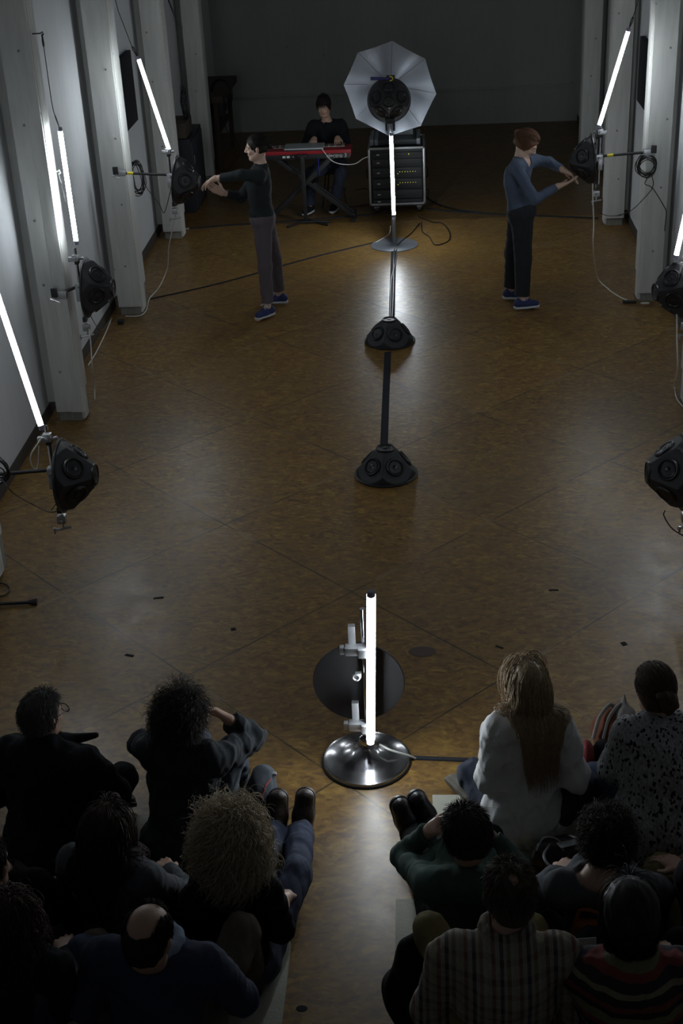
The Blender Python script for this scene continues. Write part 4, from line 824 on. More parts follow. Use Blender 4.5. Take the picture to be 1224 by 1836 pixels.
def strands(J, parent, mat, n, length, rad=0.0022, curl=(0, 0), stiff=1.0, grav=0.25, jit=0.1, flow=(0, -0.4, -0.6), lift=0.4, seg=12, keep=None, infl=1.0, seed=1, name='hair', extra=(), lenvar=0.3, cap=None, bodycol=True, hug=None, bt=0.0, gather=0.0):
    g = np.random.default_rng(seed); P_, A = head_pt(J); c = P_(0, -0.014, 0.030); rad3 = np.array([0.079, 0.100, 0.092])*infl
    D = g.normal(size=(n*4, 3)); D /= np.linalg.norm(D, axis=1)[:, None]
    if keep is None: m = ((D[:, 1] < 0.30) & (D[:, 2] > -0.55)) | ((D[:, 2] > 0.52))
    else: m = keep(D)
    D = D[m][:n]; n = len(D); X = c+(D*rad3)@A; N = (D/rad3); N /= np.linalg.norm(N, axis=1)[:, None]; N = N@A
    fl = np.array(flow, float)@A; T = fl-N*(N@fl)[:, None]; V = N*lift+T+g.normal(size=(n, 3))*jit; V /= np.linalg.norm(V, axis=1)[:, None]
    L = length*(1-lenvar*g.random(n)); lay = g.random(n); ds = (L/seg)[:, None]; pts = [X.copy()]; G = np.array([0, 0, -1.])
    cols = [(c, rad3*1.0, A)]
    if bodycol:
        TA = torso_axes(J); cols += [(J['che'], np.array([0.150, 0.108, 0.165])+0.03+bt, TA), ((J['shL']+J['shR'])/2, np.array([0.21, 0.085, 0.085])+bt, TA), ((J['neck']+J['head'])/2, np.array([0.058]*3), np.eye(3))]
    cols += list(extra)
    for i in range(seg):
        if hug is not None:
            q = (X-c)@A.T; k = np.linalg.norm(q/rad3, axis=1); X = c+(q/k[:, None]*(1.0+0.05*lay[:, None]))@A
            nn = (q/rad3**2); nn /= np.linalg.norm(nn, axis=1)[:, None]; nn = nn@A; w = (c+np.array(hug)@A)-X; dw = np.linalg.norm(w, axis=1)[:, None]; w = w-nn*((w*nn).sum(1))[:, None]
            V = w/(np.linalg.norm(w, axis=1)[:, None]+1e-6)+g.normal(size=(n, 3))*jit*0.5; V /= np.linalg.norm(V, axis=1)[:, None]; X = X+V*np.minimum(ds, dw*0.5); pts.append(X.copy()); continue
        V = V*stiff+G*grav+g.normal(size=(n, 3))*jit*0.5-(np.sign((X-c)@A[0])*np.maximum(np.abs((X-c)@A[0])-(0.10-0.045*i/seg), 0)*gather)[:, None]*A[0]; V /= np.linalg.norm(V, axis=1)[:, None]; X = X+V*ds
        for (cc, rr, AA) in cols:
            q = (X-cc)@AA.T; k = np.linalg.norm(q/rr, axis=1); ins = k < 1.0
            if ins.any():
                qn = q[ins]/k[ins][:, None]; X[ins] = cc+qn@AA
                nn = (qn/rr**2); nn /= np.linalg.norm(nn, axis=1)[:, None]; nn = nn@AA; v = V[ins]; dn = (v*nn).sum(1); v = v-nn*np.minimum(dn, 0)[:, None]; V[ins] = v/(np.linalg.norm(v, axis=1)[:, None]+1e-9)
        pts.append(X.copy())
    R = np.stack(pts, 1); m = seg+1; T = np.gradient(R, axis=1); T /= np.linalg.norm(T, axis=2)[:, :, None]+1e-9
    a = np.cross(T, g.normal(size=(n, 1, 3))); a /= np.linalg.norm(a, axis=2)[:, :, None]+1e-9; b2 = np.cross(T, a); u = np.linspace(0, 1, m)[None, :, None]
    if curl[0]:
        ph = g.random((n, 1, 1))*6.28; w = curl[1]*(0.7+0.6*g.random((n, 1, 1))); amp = curl[0]*np.minimum(1, u*2.5)*(0.6+0.8*g.random((n, 1, 1))); R = R+amp*(np.cos(ph+w*u)*a+np.sin(ph+w*u)*b2)
    rr = rad*(1-0.6*u)*(0.7+0.6*g.random((n, 1, 1))); K = 3; V4 = []
    for k in range(K): th = 2*math.pi*k/K; V4.append(R+rr*(math.cos(th)*a+math.sin(th)*b2))
    V4 = np.stack(V4, 2).reshape(-1, 3); base = (np.arange(n)*m*K)[:, None, None]; ii = (np.arange(seg)*K)[None, :, None]; kk = np.arange(K)[None, None, :]
    a0 = base+ii+kk; a1 = base+ii+(kk+1) % K; Fq = np.stack([a0, a1, a1+K, a0+K], -1).reshape(-1, 4)
    if cap is not None:
        v, f = cap; V4 = np.concatenate([V4, v]); Fq = np.concatenate([Fq, f+n*m*K])
    return mkobj(name, V4, Fq, mat, parent, None, True)
def hair_cap(J, t=0.006, low=-0.055, back=0.0, bald=None, h=0.006, extra=None):
    P, A = head_pt(J); S = SDF(h); S.ell(P(0, -0.017, 0.032), (0.076+t, 0.097+t, 0.089+t), A, 0.01); S.ell(P(0, -0.040, -0.02), (0.066+t, 0.066+t, 0.075+t), A, 0.03)
    if extra: extra(S, P, A)
    S.ell(P(0, 0.090, -0.040), (0.080, 0.078, 0.105), A, 0.01, op='cut'); S.plane(P(0, 0, low), -A[2], 0.3)
    if bald: S.ell(P(*bald[0]), bald[1], A, 0.01, op='cut')
    return S.mesh([(0.0015, 90, 1)])
def face_parts(J, t, brow=m_brow, lip=m_lip, eyes=True):
    P, A = head_pt(J)
    for s in (-1, 1):
        if eyes: MB().sphere(P(s*0.030, 0.0765, 0.002), 0.0105, 8).build('eye', m_eye, t)
        MB().tube([P(s*0.014, 0.089, 0.024), P(s*0.030, 0.0865, 0.030), P(s*0.048, 0.073, 0.025)], [0.003, 0.0035, 0.002], 6).build('eyebrow', brow, t)
    MB().tube([P(-0.020, 0.080, -0.054), P(-0.006, 0.0865, -0.052), P(0.006, 0.0865, -0.052), P(0.020, 0.080, -0.054)], [0.002, 0.0042, 0.0042, 0.002], 6).build('lips', lip, t)
FOLD = [(0.0035, 32, 0.4), (0.0016, 85, 1.7)]
def person(label, J, top, legs, skin=m_skin, shoes=None, group=None, res=0.0065, cuff=0.97, hem=0.93, topo=0.018, lego=0.012, fold=FOLD, hands=None, cres=0.008, wd=1.0, neck=0.05, face=False, sh_thin=1.0, face_kw=None, coat=0.0, lthin=1.0, vneck=0.0):
    base = J['pel'].copy(); base[2] = J.get('z0', 0.0)
    t = thing('person', label, 'person', base, group)
    S = SDF(res); torso_sdf(S, J, -0.006, wd=wd)
    for s in 'LR':
        arm_sdf(S, J, s, 0.0, thin=sh_thin*0.95); leg_sdf(S, J, s, -0.004)
        S.cone(J['an'+s], J['toe'+s]*0.7+J['an'+s]*0.3-A3(0, 0, 0.02), 0.034, 0.030, 0.02)
        hd = (hands or {}).get(s); d = J['wr'+s]-J['el'+s]
        hand_sdf(S, J['wr'+s], hd[0] if hd else d, hd[1] if hd else (0, 0, -1), (1 if s == 'L' else -1), (hd[2] if hd and len(hd) > 2 else 0.35), (hd[3] if hd and len(hd) > 3 else 1.0))
    head_sdf(S, J); v, f = S.mesh(); mkobj('body', v, f, skin, t)
    if face: face_parts(J, t, **(face_kw or {}))
    S = SDF(cres); torso_sdf(S, J, topo, low=coat > 0, wd=wd)
    if coat > 0: S.ell(J['pel'], (0.175*wd+topo, 0.14+topo, 0.10+coat), torso_axes(J), 0.06)
    else: S.ell(J['pel']*0.75+J['wai']*0.25, (0.150*wd+topo, 0.112+topo, 0.08), torso_axes(J), 0.05)
    for s in 'LR': arm_sdf(S, J, s, topo*0.75, cuff, sh_thin)
    nk = nrm(J['neck']-J['che']); S.ell(J['neck']+nk*(0.045), (0.072+neck*0.2, 0.072+neck*0.2, neck+0.01), None, 0.008, op='cut')
    if vneck: TA = torso_axes(J); S.ell(J['neck']+TA[1]*0.085-nk*0.01, (0.050, 0.08, vneck), np.array([TA[0], nrm(TA[1]), nk]), 0.006, op='cut')
    for s in 'LR':
        if cuff is not None and cuff > 0.5: w = J['wr'+s]; d = nrm(w-J['el'+s]); S.plane(J['el'+s]+(w-J['el'+s])*cuff, d, 0.075)
    v, f = S.mesh(fold); mkobj('top', v, f, top, t)
    S = SDF(cres); S.ell(J['pel'], (0.160*wd+lego, 0.12+lego, 0.10+lego), torso_axes(J), 0.06)
    for s in 'LR': leg_sdf(S, J, s, lego, hem, lthin)
    v, f = S.mesh(fold); mkobj('trousers', v, f, legs, t)
    if shoes:
        for s in 'LR': shoe(J, s, t, **shoes)
    return t
def seat(x, y, yaw=0, z0=0.03, legs='up', lean=0.0, head=None, hf=None, sw=0.185, hz=0.0):
    c, s = math.cos(math.radians(yaw)), math.sin(math.radians(yaw))
    def T(a, b, z): return A3(x+a*c-b*s, y+a*s+b*c, z0+z)
    J = dict(z0=z0, pel=T(0, 0, 0.10), wai=T(0, 0.02+lean*0.3, 0.24), che=T(0, 0.05+lean*0.7, 0.41+hz), neck=T(0, 0.07+lean, 0.59+hz), head=T(0, 0.10+lean*1.2, 0.735+hz), hf=A3(-s, c, -0.25) if hf is None else A3(*hf),
             shL=T(-sw, 0.05+lean*0.9, 0.535+hz), shR=T(sw, 0.05+lean*0.9, 0.535+hz), hipL=T(-0.09, 0.03, 0.10), hipR=T(0.09, 0.03, 0.10))
    L = dict(up=((0.13, 0.36, 0.44), (0.11, 0.52, 0.07), (0.13, 0.68, 0.03)), cross=((0.33, 0.28, 0.17), (-0.06, 0.40, 0.07), (-0.20, 0.46, 0.05)), straight=((0.11, 0.44, 0.17), (0.11, 0.85, 0.08), (0.13, 0.93, 0.22)), bench=((0.17, 0.42, 0.20), (0.17, 0.50, -0.20), (0.19, 0.66, -0.26)))[legs]
    for q, sg in (('L', -1), ('R', 1)):
        for nme, p in zip(('kn', 'an', 'toe'), L): J[nme+q] = T(sg*p[0], p[1], p[2])
        J['el'+q] = T(sg*0.27, 0.14+lean, 0.30); J['wr'+q] = T(sg*0.12, 0.32+lean, 0.26)
    if head is not None: J['head'] = A3(*head)
    return J
def H(name, col, rough=0.58): return M('hair_'+name, col, rough, var=0.45, vscale=60, spec=0.25)
def cloth(name, col, **k): return M('cloth_'+name, col, k.pop('rough', 0.9), var=k.pop('var', 0.2), vscale=k.pop('vscale', 30), bump=k.pop('bump', 0.3), bscale=k.pop('bscale', 300), **k)
c_black = cloth('black', (0.007, 0.007, 0.009), spec=0.2); c_coat = cloth('dark coat', (0.010, 0.012, 0.015), spec=0.25); c_denim = cloth('dark denim', (0.020, 0.026, 0.048))
c_jeans = cloth('grey jeans', (0.065, 0.078, 0.095)); c_olive = cloth('olive', (0.20, 0.17, 0.07)); c_navy = cloth('navy', (0.032, 0.044, 0.085)); c_brownp = cloth('brown cord', (0.11, 0.09, 0.07))
c_white = cloth('white cotton', (0.66, 0.67, 0.67), var=0.08); c_green = cloth('green knit', (0.045, 0.095, 0.078)); c_grey = cloth('slate knit', (0.085, 0.095, 0.11)); c_blue = cloth('blue grey knit', (0.075, 0.100, 0.155), var=0.1)
c_teal = cloth('black jersey', (0.012, 0.018, 0.021), var=0.15); c_plum = cloth('plum grey trousers', (0.105, 0.085, 0.098), var=0.1); c_bj = cloth('black jeans', (0.016, 0.018, 0.024))
m_leather = M('leather', (0.014, 0.012, 0.014), 0.35, bump=0.2); m_brownl = M('brown_leather', (0.030, 0.018, 0.012), 0.5, bump=0.2); m_bluec = M('blue_canvas', (0.030, 0.040, 0.13), 0.8, bump=0.3, bscale=300)
m_whiteR = M('white_rubber', (0.55, 0.57, 0.6), 0.5); m_lace = M('pale_lace', (0.55, 0.6, 0.7), 0.7)
c_speck = speckle_material('speckled_knit')
c_plaid = band_material('plaid', [(0, 0.092, [(0, (0.323, 0.289, 0.221)), (0.16, (0.170, 0.076, 0.060)), (0.30, (0.340, 0.306, 0.255)), (0.46, (0.025, 0.027, 0.060)), (0.60, (0.357, 0.323, 0.255)), (0.72, (0.187, 0.136, 0.085)), (0.86, (0.374, 0.340, 0.289))], 0), (2, 0.085, [(0, (0.340, 0.306, 0.238)), (0.35, (0.170, 0.102, 0.076)), (0.5, (0.323, 0.289, 0.238)), (0.8, (0.085, 0.076, 0.085))], 0.30)], 0)
c_stripe = band_material('stripe', [(2, 0.16, [(0, (0.190, 0.180, 0.114)), (0.22, (0.015, 0.015, 0.019)), (0.34, (0.171, 0.038, 0.028)), (0.46, (0.019, 0.019, 0.023)), (0.62, (0.247, 0.209, 0.133)), (0.72, (0.023, 0.023, 0.034)), (0.88, (0.228, 0.038, 0.038))], 0)], 0)

# --- woman in black top, left
J = dict(z0=0, pel=A3(-1.55, 12.66, 0.94), wai=A3(-1.56, 12.66, 1.08), che=A3(-1.56, 12.65, 1.25), neck=A3(-1.525, 12.65, 1.44), head=PY(459, 265, 12.65), hf=A3(-1, -0.10, -0.10),
         shL=A3(-1.535, 12.485, 1.385), shR=A3(-1.555, 12.81, 1.375), hipL=A3(-1.55, 12.60, 0.90), hipR=A3(-1.54, 12.73, 0.90), knL=A3(-1.545, 12.53, 0.49), knR=A3(-1.48, 12.84, 0.49),
         anL=PZ(480, 554, 0.085), anR=PZ(501, 531, 0.085), toeL=PZ(454, 574, 0.03), toeR=PZ(470, 541, 0.03), elL=PY(432, 314, 12.44), wrL=PY(386, 320, 12.50), elR=PY(432, 354, 12.86), wrR=PY(398, 345, 12.72))
J['fuL'] = J['fuR'] = A3(0, 0, 1)
hd = dict(L=(PY(368, 330, 12.55)-J['wrL'], (-0.6, 0.2, -0.9), 0.25, 1.1), R=(PY(368, 330, 12.62)-J['wrR'], (-0.7, -0.2, 0.6), 0.3, 1.1))
t = person('person standing in black top and grey trousers, both hands on a left speaker', J, c_teal, c_plum, m_skin2, dict(mat=m_bluec, solemat=m_whiteR, lace=m_lace), res=0.005, cuff=0.80, hem=0.84, topo=0.009, lego=0.006, hands=hd, cres=0.006, wd=0.84, neck=0.005, face=True, sh_thin=1.08, lthin=1.08, fold=[(0.0016, 40, 0.3), (0.0008, 95, 1)])
strands(J, t, H('black', (0.015, 0.011, 0.009)), 1700, 0.26, 0.0015, jit=0.03, hug=(0, -0.10, -0.02), seg=9, bodycol=False, seed=3, cap=hair_cap(J, 0.005, -0.045, h=0.005), lenvar=0.25)
P_, A_ = head_pt(J); S = SDF(0.005); S.ell(P_(0, -0.128, 0.004), (0.032, 0.036, 0.034), A_, 0.01); S.build('hair_knot', H('black', (0.015, 0.011, 0.009)), t, noise=[(0.003, 150, 2)])

# --- red haired woman, right
J = dict(z0=0, pel=A3(0.915, 12.66, 0.93), wai=A3(0.885, 12.66, 1.06), che=A3(0.865, 12.66, 1.22), neck=PY(934, 281, 12.64), head=PY(944, 259, 12.64), hf=A3(1, -0.35, -0.70),
         shL=PY(955, 287, 12.80), shR=PY(924, 299, 12.51), hipL=A3(0.90, 12.73, 0.90), hipR=A3(0.915, 12.60, 0.90), knL=A3(0.85, 12.77, 0.49), knR=A3(0.93, 12.56, 0.49),
         anL=A3(0.835, 12.82, 0.085), anR=A3(0.925, 12.52, 0.085), toeL=A3(1.04, 12.81, 0.03), toeR=A3(1.13, 12.55, 0.03), elL=PY(984, 291, 12.78), wrL=PY(1008, 304, 12.62), elR=PY(958, 358, 12.40), wrR=PY(1000, 334, 12.50))
J['fuL'] = J['fuR'] = A3(0, 0, 1)
hd = dict(L=(PY(1040, 322, 12.56)-J['wrL'], (0.1, -0.4, -1), 0.22, 1.12), R=(PY(1040, 320, 12.50)-J['wrR'], (0.1, 0.3, 1), 0.15, 1.12))
t = person('person standing with tied reddish hair, blue grey top and black trousers, at the right', J, c_blue, c_bj, m_skin2, dict(mat=m_bluec, solemat=m_whiteR, lace=m_lace), res=0.005, cuff=0.90, hem=0.86, topo=0.008, lego=0.014, hands=hd, cres=0.006, wd=0.92, neck=0.045, face=True, sh_thin=1.05, lthin=1.18, vneck=0.085, fold=[(0.0018, 38, 0.8), (0.0008, 95, 1)], face_kw=dict(brow=M('brow2', (0.12, 0.06, 0.03), 0.6)))
red = H('copper', (0.12, 0.060, 0.034)); strands(J, t, red, 1900, 0.28, 0.0017, jit=0.12, infl=1.16, hug=(0, -0.10, 0.01), seg=9, bodycol=False, seed=5, cap=hair_cap(J, 0.016, -0.045, h=0.005), lenvar=0.3)
P_, A_ = head_pt(J); S = SDF(0.005); S.ell(P_(0.0, -0.125, 0.035), (0.034, 0.034, 0.034), A_, 0.01); S.ell(P_(0.02, -0.142, 0.055), (0.016, 0.022, 0.016), A_, 0.01); S.build('hair_knot', red, t, noise=[(0.004, 120, 2)])

# --- keyboard player
J = dict(z0=0, pel=A3(-1.13, 16.60, 0.51), wai=A3(-1.14, 16.57, 0.66), che=A3(-1.155, 16.52, 0.84), neck=A3(-1.155, 16.48, 1.05), head=PY(580, 190, 16.43), hf=A3(-0.15, -0.95, -0.38), shL=A3(-0.975, 16.50, 0.99), shR=A3(-1.34, 16.50, 0.99),
         hipL=A3(-1.05, 16.56, 0.49), hipR=A3(-1.21, 16.56, 0.49), knL=A3(-1.00, 16.22, 0.50), knR=A3(-1.36, 16.22, 0.50), anL=A3(-1.10, 16.30, 0.085), anR=A3(-1.40, 16.22, 0.085), toeL=A3(-1.13, 16.13, 0.03), toeR=A3(-1.47, 16.05, 0.03),
         elL=A3(-0.93, 16.42, 0.79), wrL=A3(-1.02, 16.24, 0.90), elR=A3(-1.42, 16.42, 0.79), wrR=A3(-1.30, 16.24, 0.90))
J['fuL'] = J['fuR'] = A3(0, 0, 1)
t = person('person seated behind the red keyboard in dark jacket, looking down at the keys', J, c_coat, c_denim, m_skin, dict(mat=c_black, solemat=m_whiteR), res=0.006, face=True, topo=0.016, neck=0.05, hands=dict(L=((0, -1, -0.2), (0, 0, -1), 0.4), R=((0, -1, -0.2), (0, 0, -1), 0.4)))
strands(J, t, H('black', (0.015, 0.011, 0.009)), 1800, 0.055, 0.0018, stiff=1.0, grav=0.25, jit=0.08, flow=(0, 0.3, -0.6), lift=0.2, seg=6, bodycol=False, seed=6, cap=hair_cap(J, 0.010, -0.05), keep=lambda D: ((D[:, 1] < 0.30) & (D[:, 2] > -0.5)) | (D[:, 2] > 0.42))
P_, A_ = head_pt(J); 

# ================= audience
boots = dict(mat=m_leather, solemat=m_black, lace=M('grey_lace', (0.12, 0.12, 0.12), 0.6), boot=True)
# boards they sit on
for (x, y, w, l, s) in ((-1.42, 4.92, 1.06, 0.42, 'white seating board under the front left row'), (-1.22, 4.06, 1.17, 0.48, 'white seating board under the curly haired person'), (0.42, 5.04, 0.86, 0.48, 'white seating board under the blonde person'), (0.32, 4.32, 1.00, 0.48, 'white seating board under the person in green')):
    tag(MB().box((x, y, 0.014), (w, l, 0.026), bev=0.004).build('seat_board', m_wood, loc=(x, y, 0)), s, 'board', 'boards the audience sits on')
for (x0, x1, y, s) in ((-1.85, -0.72, 3.22, 'left'), (0.02, 1.1, 3.40, 'right')):
    t = thing('bench', 'low bench carrying the hindmost row on the %s' % s, 'bench', ((x0+x1)/2, y, 0)); MB().box(((x0+x1)/2, y, 0.28), (x1-x0, 0.34, 0.035), bev=0.005).build('seat', m_wood, t)
    for x in (x0+0.06, x1-0.06): MB().box((x, y, 0.132), (0.04, 0.3, 0.262)).build('leg', m_wood, t)

# A man in glasses
J = seat(-1.80, 4.80, -12, lean=0.03, legs='cross', head=PZ(76, 1282, 0.775), hf=(0.55, 0.9, -0.10), sw=0.215)
J.update(elR=PZ(205, 1425, 0.33), wrR=PZ(150, 1400, 0.25), elL=PZ(-15, 1425, 0.33), wrL=PZ(40, 1395, .25), knR=PZ(222, 1395, 0.20))
t = person('person with grey hair and dark glasses in black coat, front left', J, c_coat, c_black, m_skin, boots, topo=0.045, fold=[(0.007, 26, 1), (0.002, 80, 1)], wd=1.08, neck=0.03, coat=0.10, face=True)
strands(J, t, H('grey', (0.10, 0.095, 0.09)), 2600, 0.045, 0.0016, grav=0.25, jit=0.15, flow=(0, -0.5, -0.5), lift=0.35, seg=5, seed=11, cap=hair_cap(J, 0.004, -0.07), keep=lambda D: ((D[:, 1] < 0.35) & (D[:, 2] > -0.75)) | (D[:, 2] > 0.5))
P_, A_ = head_pt(J); b = MB()
for s in (-1, 1):
    b.tube([P_(s*0.080, -0.01, 0.008), P_(s*0.080, 0.04, 0.012), P_(s*0.066, 0.100, 0.012)], 0.003, 6); b.tube([P_(s*0.036+0.030*math.cos(u), 0.105, 0.002+0.020*math.sin(u)) for u in np.linspace(0, 6.28, 14, endpoint=False)], 0.003, 6, True)
b.tube([P_(-0.008, 0.108, 0.006), P_(0.008, 0.108, 0.006)], 0.003); b.build('glasses', m_black, t)
S = SDF(0.007); nk = J['neck']
for i in range(9):
    u = -0.6+i*0.55; a = nk+A3(0.092*math.cos(u), 0.080*math.sin(u), 0.0); a2 = nk+A3(0.092*math.cos(u+0.55), 0.08*math.sin(u+0.55), 0.0)
    if 1.0 < u < 1.6: continue
    S.cone(a, a2, 0.022, 0.022, 0.02); S.cone(a+A3(0, 0, 0.03), a2+A3(0, 0, 0.03), 0.016, 0.016, 0.02)
S.cone(nk+A3(0.07, 0.02, 0.025), PZ(172, 1318, 0.655), 0.034, 0.014, 0.03); S.cone(nk+A3(-0.07, 0.02, 0.025), PZ(32, 1330, 0.64), 0.034, 0.014, 0.03); S.build('collar', c_coat, t)

# B curly dark haired man with elbows raised
J = seat(-1.18, 4.80, -10, legs='up', lean=0.10, head=PZ(322, 1292, 0.755), hf=(0.25, 0.9, -0.45))
J.update(shL=PZ(272, 1345, 0.60), shR=PZ(388, 1365, 0.60), elL=PZ(255, 1335, 0.46), wrL=PZ(330, 1300, 0.58), elR=PZ(452, 1322, 0.52), wrR=PZ(412, 1292, 0.64), knR=PZ(418, 1345, 0.44), anR=PZ(425, 1400, 0.08), toeR=PZ(440, 1345, .05), knL=PZ(350, 1330, 0.40))
t = person('person with wavy dark grey hair and raised elbows in dark denim jacket and jeans', J, cloth('denim jacket', (0.020, 0.026, 0.034)), c_jeans, m_skin, boots, topo=0.026, fold=[(0.006, 40, 2), (0.002, 100, 1)], hands=dict(R=(PZ(378, 1268, 0.70)-J['wrR'], (-0.5, -0.4, -0.6), 0.45), L=(A3(0.5, 0.3, 0.5), (0.3, -0.6, 0), 0.5)), coat=0.02)
strands(J, t, H('dark grey', (0.055, 0.048, 0.042)), 3000, 0.12, 0.0016, curl=(0.010, 9), grav=0.14, jit=0.2, flow=(0.1, -0.4, -0.4), lift=0.5, seg=12, seed=12, cap=hair_cap(J, 0.012, -0.09))
t = thing('shoulder_bag', 'grey bag with red zip standing at the knee of the wavy haired person', 'bag', PZ(478, 1440))
c = PZ(470, 1425, .12); S = SDF(0.007); S.ell(c, (0.075, 0.12, 0.13), None, 0.02); S.cone(c-A3(0.02, 0.06, 0.05), c+A3(0.01, 0.05, 0.08), 0.06, 0.055, 0.04); S.build('body', c_jeans, t, noise=[(0.003, 50, 1)])
MB().tube([c+A3(0.05, 0.0, 0.10), c+A3(0.03, -0.07, 0.11), c+A3(0.01, -0.11, 0.07)], 0.005).build('zip', M('red_zip', (0.25, 0.03, 0.02), 0.6), t); MB().box(c+A3(0.06, 0.03, 0.105), (0.03, 0.02, 0.015), bev=0.004).build('zip_pull', m_pale, t)

# C curly blonde grey hair
J = seat(-0.85, 4.08, 4, legs='straight', lean=0.03, head=PZ(413, 1515, 0.74))
J.update(knR=A3(-0.625, 4.56, 0.17), anR=PZ(541, 1482, 0.085), toeR=PZ(549, 1410, 0.23), knL=A3(-0.80, 4.55, 0.19), anL=PZ(494, 1484, 0.085), toeL=PZ(500, 1408, 0.23), shR=PZ(478, 1600, 0.575), shL=PZ(355, 1608, 0.575), elR=PZ(505, 1665, 0.30), wrR=PZ(508, 1612, 0.22), elL=A3(-1.07, 4.16, 0.32), wrL=A3(-0.92, 4.38, 0.24), hipR=A3(-0.745, 4.12, .1))
J['fuR'] = J['fuL'] = A3(0, -0.85, 0.5)
t = person('person with big ball of curly fair hair in black shirt, legs toward the aisle', J, c_black, c_navy, m_skin2, dict(mat=m_brownl, solemat=m_black, boot=True), topo=0.020, cuff=0.10, hem=0.90)
strands(J, t, H('curly blonde', (0.52, 0.44, 0.31), 0.5), 5200, 0.22, 0.0017, curl=(0.016, 13), grav=0.20, jit=0.20, flow=(0, -0.25, -0.45), lift=0.6, seg=20, seed=13, cap=hair_cap(J, 0.012, -0.10), infl=1.22, lenvar=0.45, bodycol=False)

# D long dark hair
J = seat(-1.34, 4.10, -8, legs='cross', lean=0.05, head=PZ(188, 1492, 0.745), hf=(0.35, 0.9, -0.25))
J.update(shR=PZ(272, 1582, 0.56)); t = person('person with long dark wavy hair in a dark blue top, middle of the left block', J, c_grey, c_black, m_skin, boots, topo=0.02)
strands(J, t, H('dark brown', (0.06, 0.040, 0.030)), 3000, 0.44, 0.0016, curl=(0.010, 10), stiff=0.8, grav=0.5, jit=0.08, flow=(0.1, -0.5, -0.5), lift=0.3, infl=1.06, gather=10, bt=0.02, seg=22, seed=14, cap=hair_cap(J, 0.007, -0.10))

# E bald man
J = seat(-1.00, 3.28, -6, z0=0.30, legs='bench', lean=0.08, head=PZ(266, 1683, 1.06), hf=(0.22, 0.9, -0.55), sw=0.20)
J.update(knR=PZ(432, 1672, 0.58), anR=PZ(448, 1745, 0.09), toeR=PZ(455, 1690, 0.03), knL=PZ(170, 1700, 0.50), elR=PZ(432, 1790, 0.62), wrR=PZ(368, 1742, 0.55), elL=PZ(150, 1800, 0.62), wrL=PZ(300, 1728, 0.52)); J['fuR'] = A3(0, 0, 1)
t = person('balding person in navy sweater with pale blue collar, hands clasped, hindmost row on the left', J, c_navy, c_brownp, m_skin, boots, topo=0.024, neck=0.04, hands=dict(R=(PZ(335, 1718, 0.56)-J['wrR'], (-0.3, -0.4, -0.6), 0.5), L=(PZ(345, 1716, 0.54)-J['wrL'], (0.3, -0.4, 0.6), 0.4)))
strands(J, t, H('black', (0.015, 0.011, 0.009)), 2400, 0.022, 0.0013, grav=0.1, jit=0.1, flow=(0, -0.2, -0.8), lift=0.2, seg=4, seed=15, bodycol=False, keep=lambda D: (((D[:, 0]**2+(D[:, 2]-0.5)**2*0.9) > 0.42) & (D[:, 1] < 0.4) & (D[:, 2] > -0.75) & (D[:, 2] < 0.72)) | ((np.abs(D[:, 0]) < 0.3) & (D[:, 1] > 0.15) & (D[:, 2] > 0.62)), cap=hair_cap(J, 0.0015, -0.075, bald=((0, -0.04, 0.098), (0.066, 0.125, 0.088))))
S = SDF(0.006)
for i in range(12):
    u = i*math.pi/6; v_ = (i+1)*math.pi/6; n_ = J['neck']; S.cone(n_+A3(0.080*math.cos(u), 0.072*math.sin(u), 0.020), n_+A3(0.080*math.cos(v_), 0.072*math.sin(v_), 0.020), 0.024, 0.024, 0.02)
S.build('collar', cloth('pale blue shirt', (0.26, 0.33, 0.44)), t)

# F curly woman at left edge, G beyond the edge
J = seat(-1.62, 3.36, -12, z0=0.30, legs='bench', lean=0.06, head=PZ(12, 1664, 1.04), hf=(0.55, 0.8, -0.3)); J.update(knR=PZ(150, 1712, 0.54), shR=PZ(98, 1740, 0.86), elR=PZ(120, 1800, .6))
t = person('person with dark curly hair cut by the left edge in the hindmost row', J, c_coat, c_navy, m_skin, boots, topo=0.022)
strands(J, t, H('auburn', (0.07, 0.040, 0.028)), 2600, 0.24, 0.0017, curl=(0.013, 14), stiff=0.8, grav=0.4, jit=0.2, flow=(0.1, -0.5, -0.4), lift=0.6, seg=18, seed=16, cap=hair_cap(J, 0.008, -0.10))
J = seat(-1.79, 4.02, -5, legs='cross', head=PZ(-22, 1552, 0.74), hf=(0.2, 0.9, -0.2)); t = person('person mostly outside the left edge with one ear in view', J, c_black, c_black, m_skin, boots, topo=0.02)
strands(J, t, H('black', (0.015, 0.011, 0.009)), 1200, 0.03, 0.0016, grav=0.2, jit=0.1, lift=0.3, seg=4, seed=17, cap=hair_cap(J, 0.003, -0.05))

# H blonde long hair, white shirt
J = seat(0.42, 4.93, 6, legs='cross', lean=0.10, head=PZ(945, 1228, 0.775), hf=(-0.25, 0.95, -0.15), sw=0.19)
J.update(che=PZ(945, 1352, 0.42), wai=PZ(938, 1420, 0.25), pel=PZ(935, 1460, 0.12), neck=PZ(945, 1290, 0.62), shL=PZ(893, 1310, 0.58), shR=PZ(1003, 1308, 0.58), elL=PZ(880, 1395, 0.36), wrL=PZ(872, 1385, 0.26), elR=PZ(1032, 1395, 0.36), wrR=PZ(1000, 1370, .28), knL=PZ(846, 1388, 0.20), knR=PZ(1052, 1410, 0.20), anR=PZ(850, 1418, 0.06), toeR=PZ(812, 1402, 0.05), anL=PZ(960, 1380, .06), toeL=PZ(1000, 1385, .05))
t = person('person with long straight blonde hair in white shirt, seated cross legged at the front right', J, c_white, c_denim, m_skin2, dict(mat=cloth('grey sock', (0.12, 0.11, 0.09)), boot=False), topo=0.034, cuff=0.85, fold=[(0.006, 34, 2), (0.0025, 85, 1)], coat=0.05)
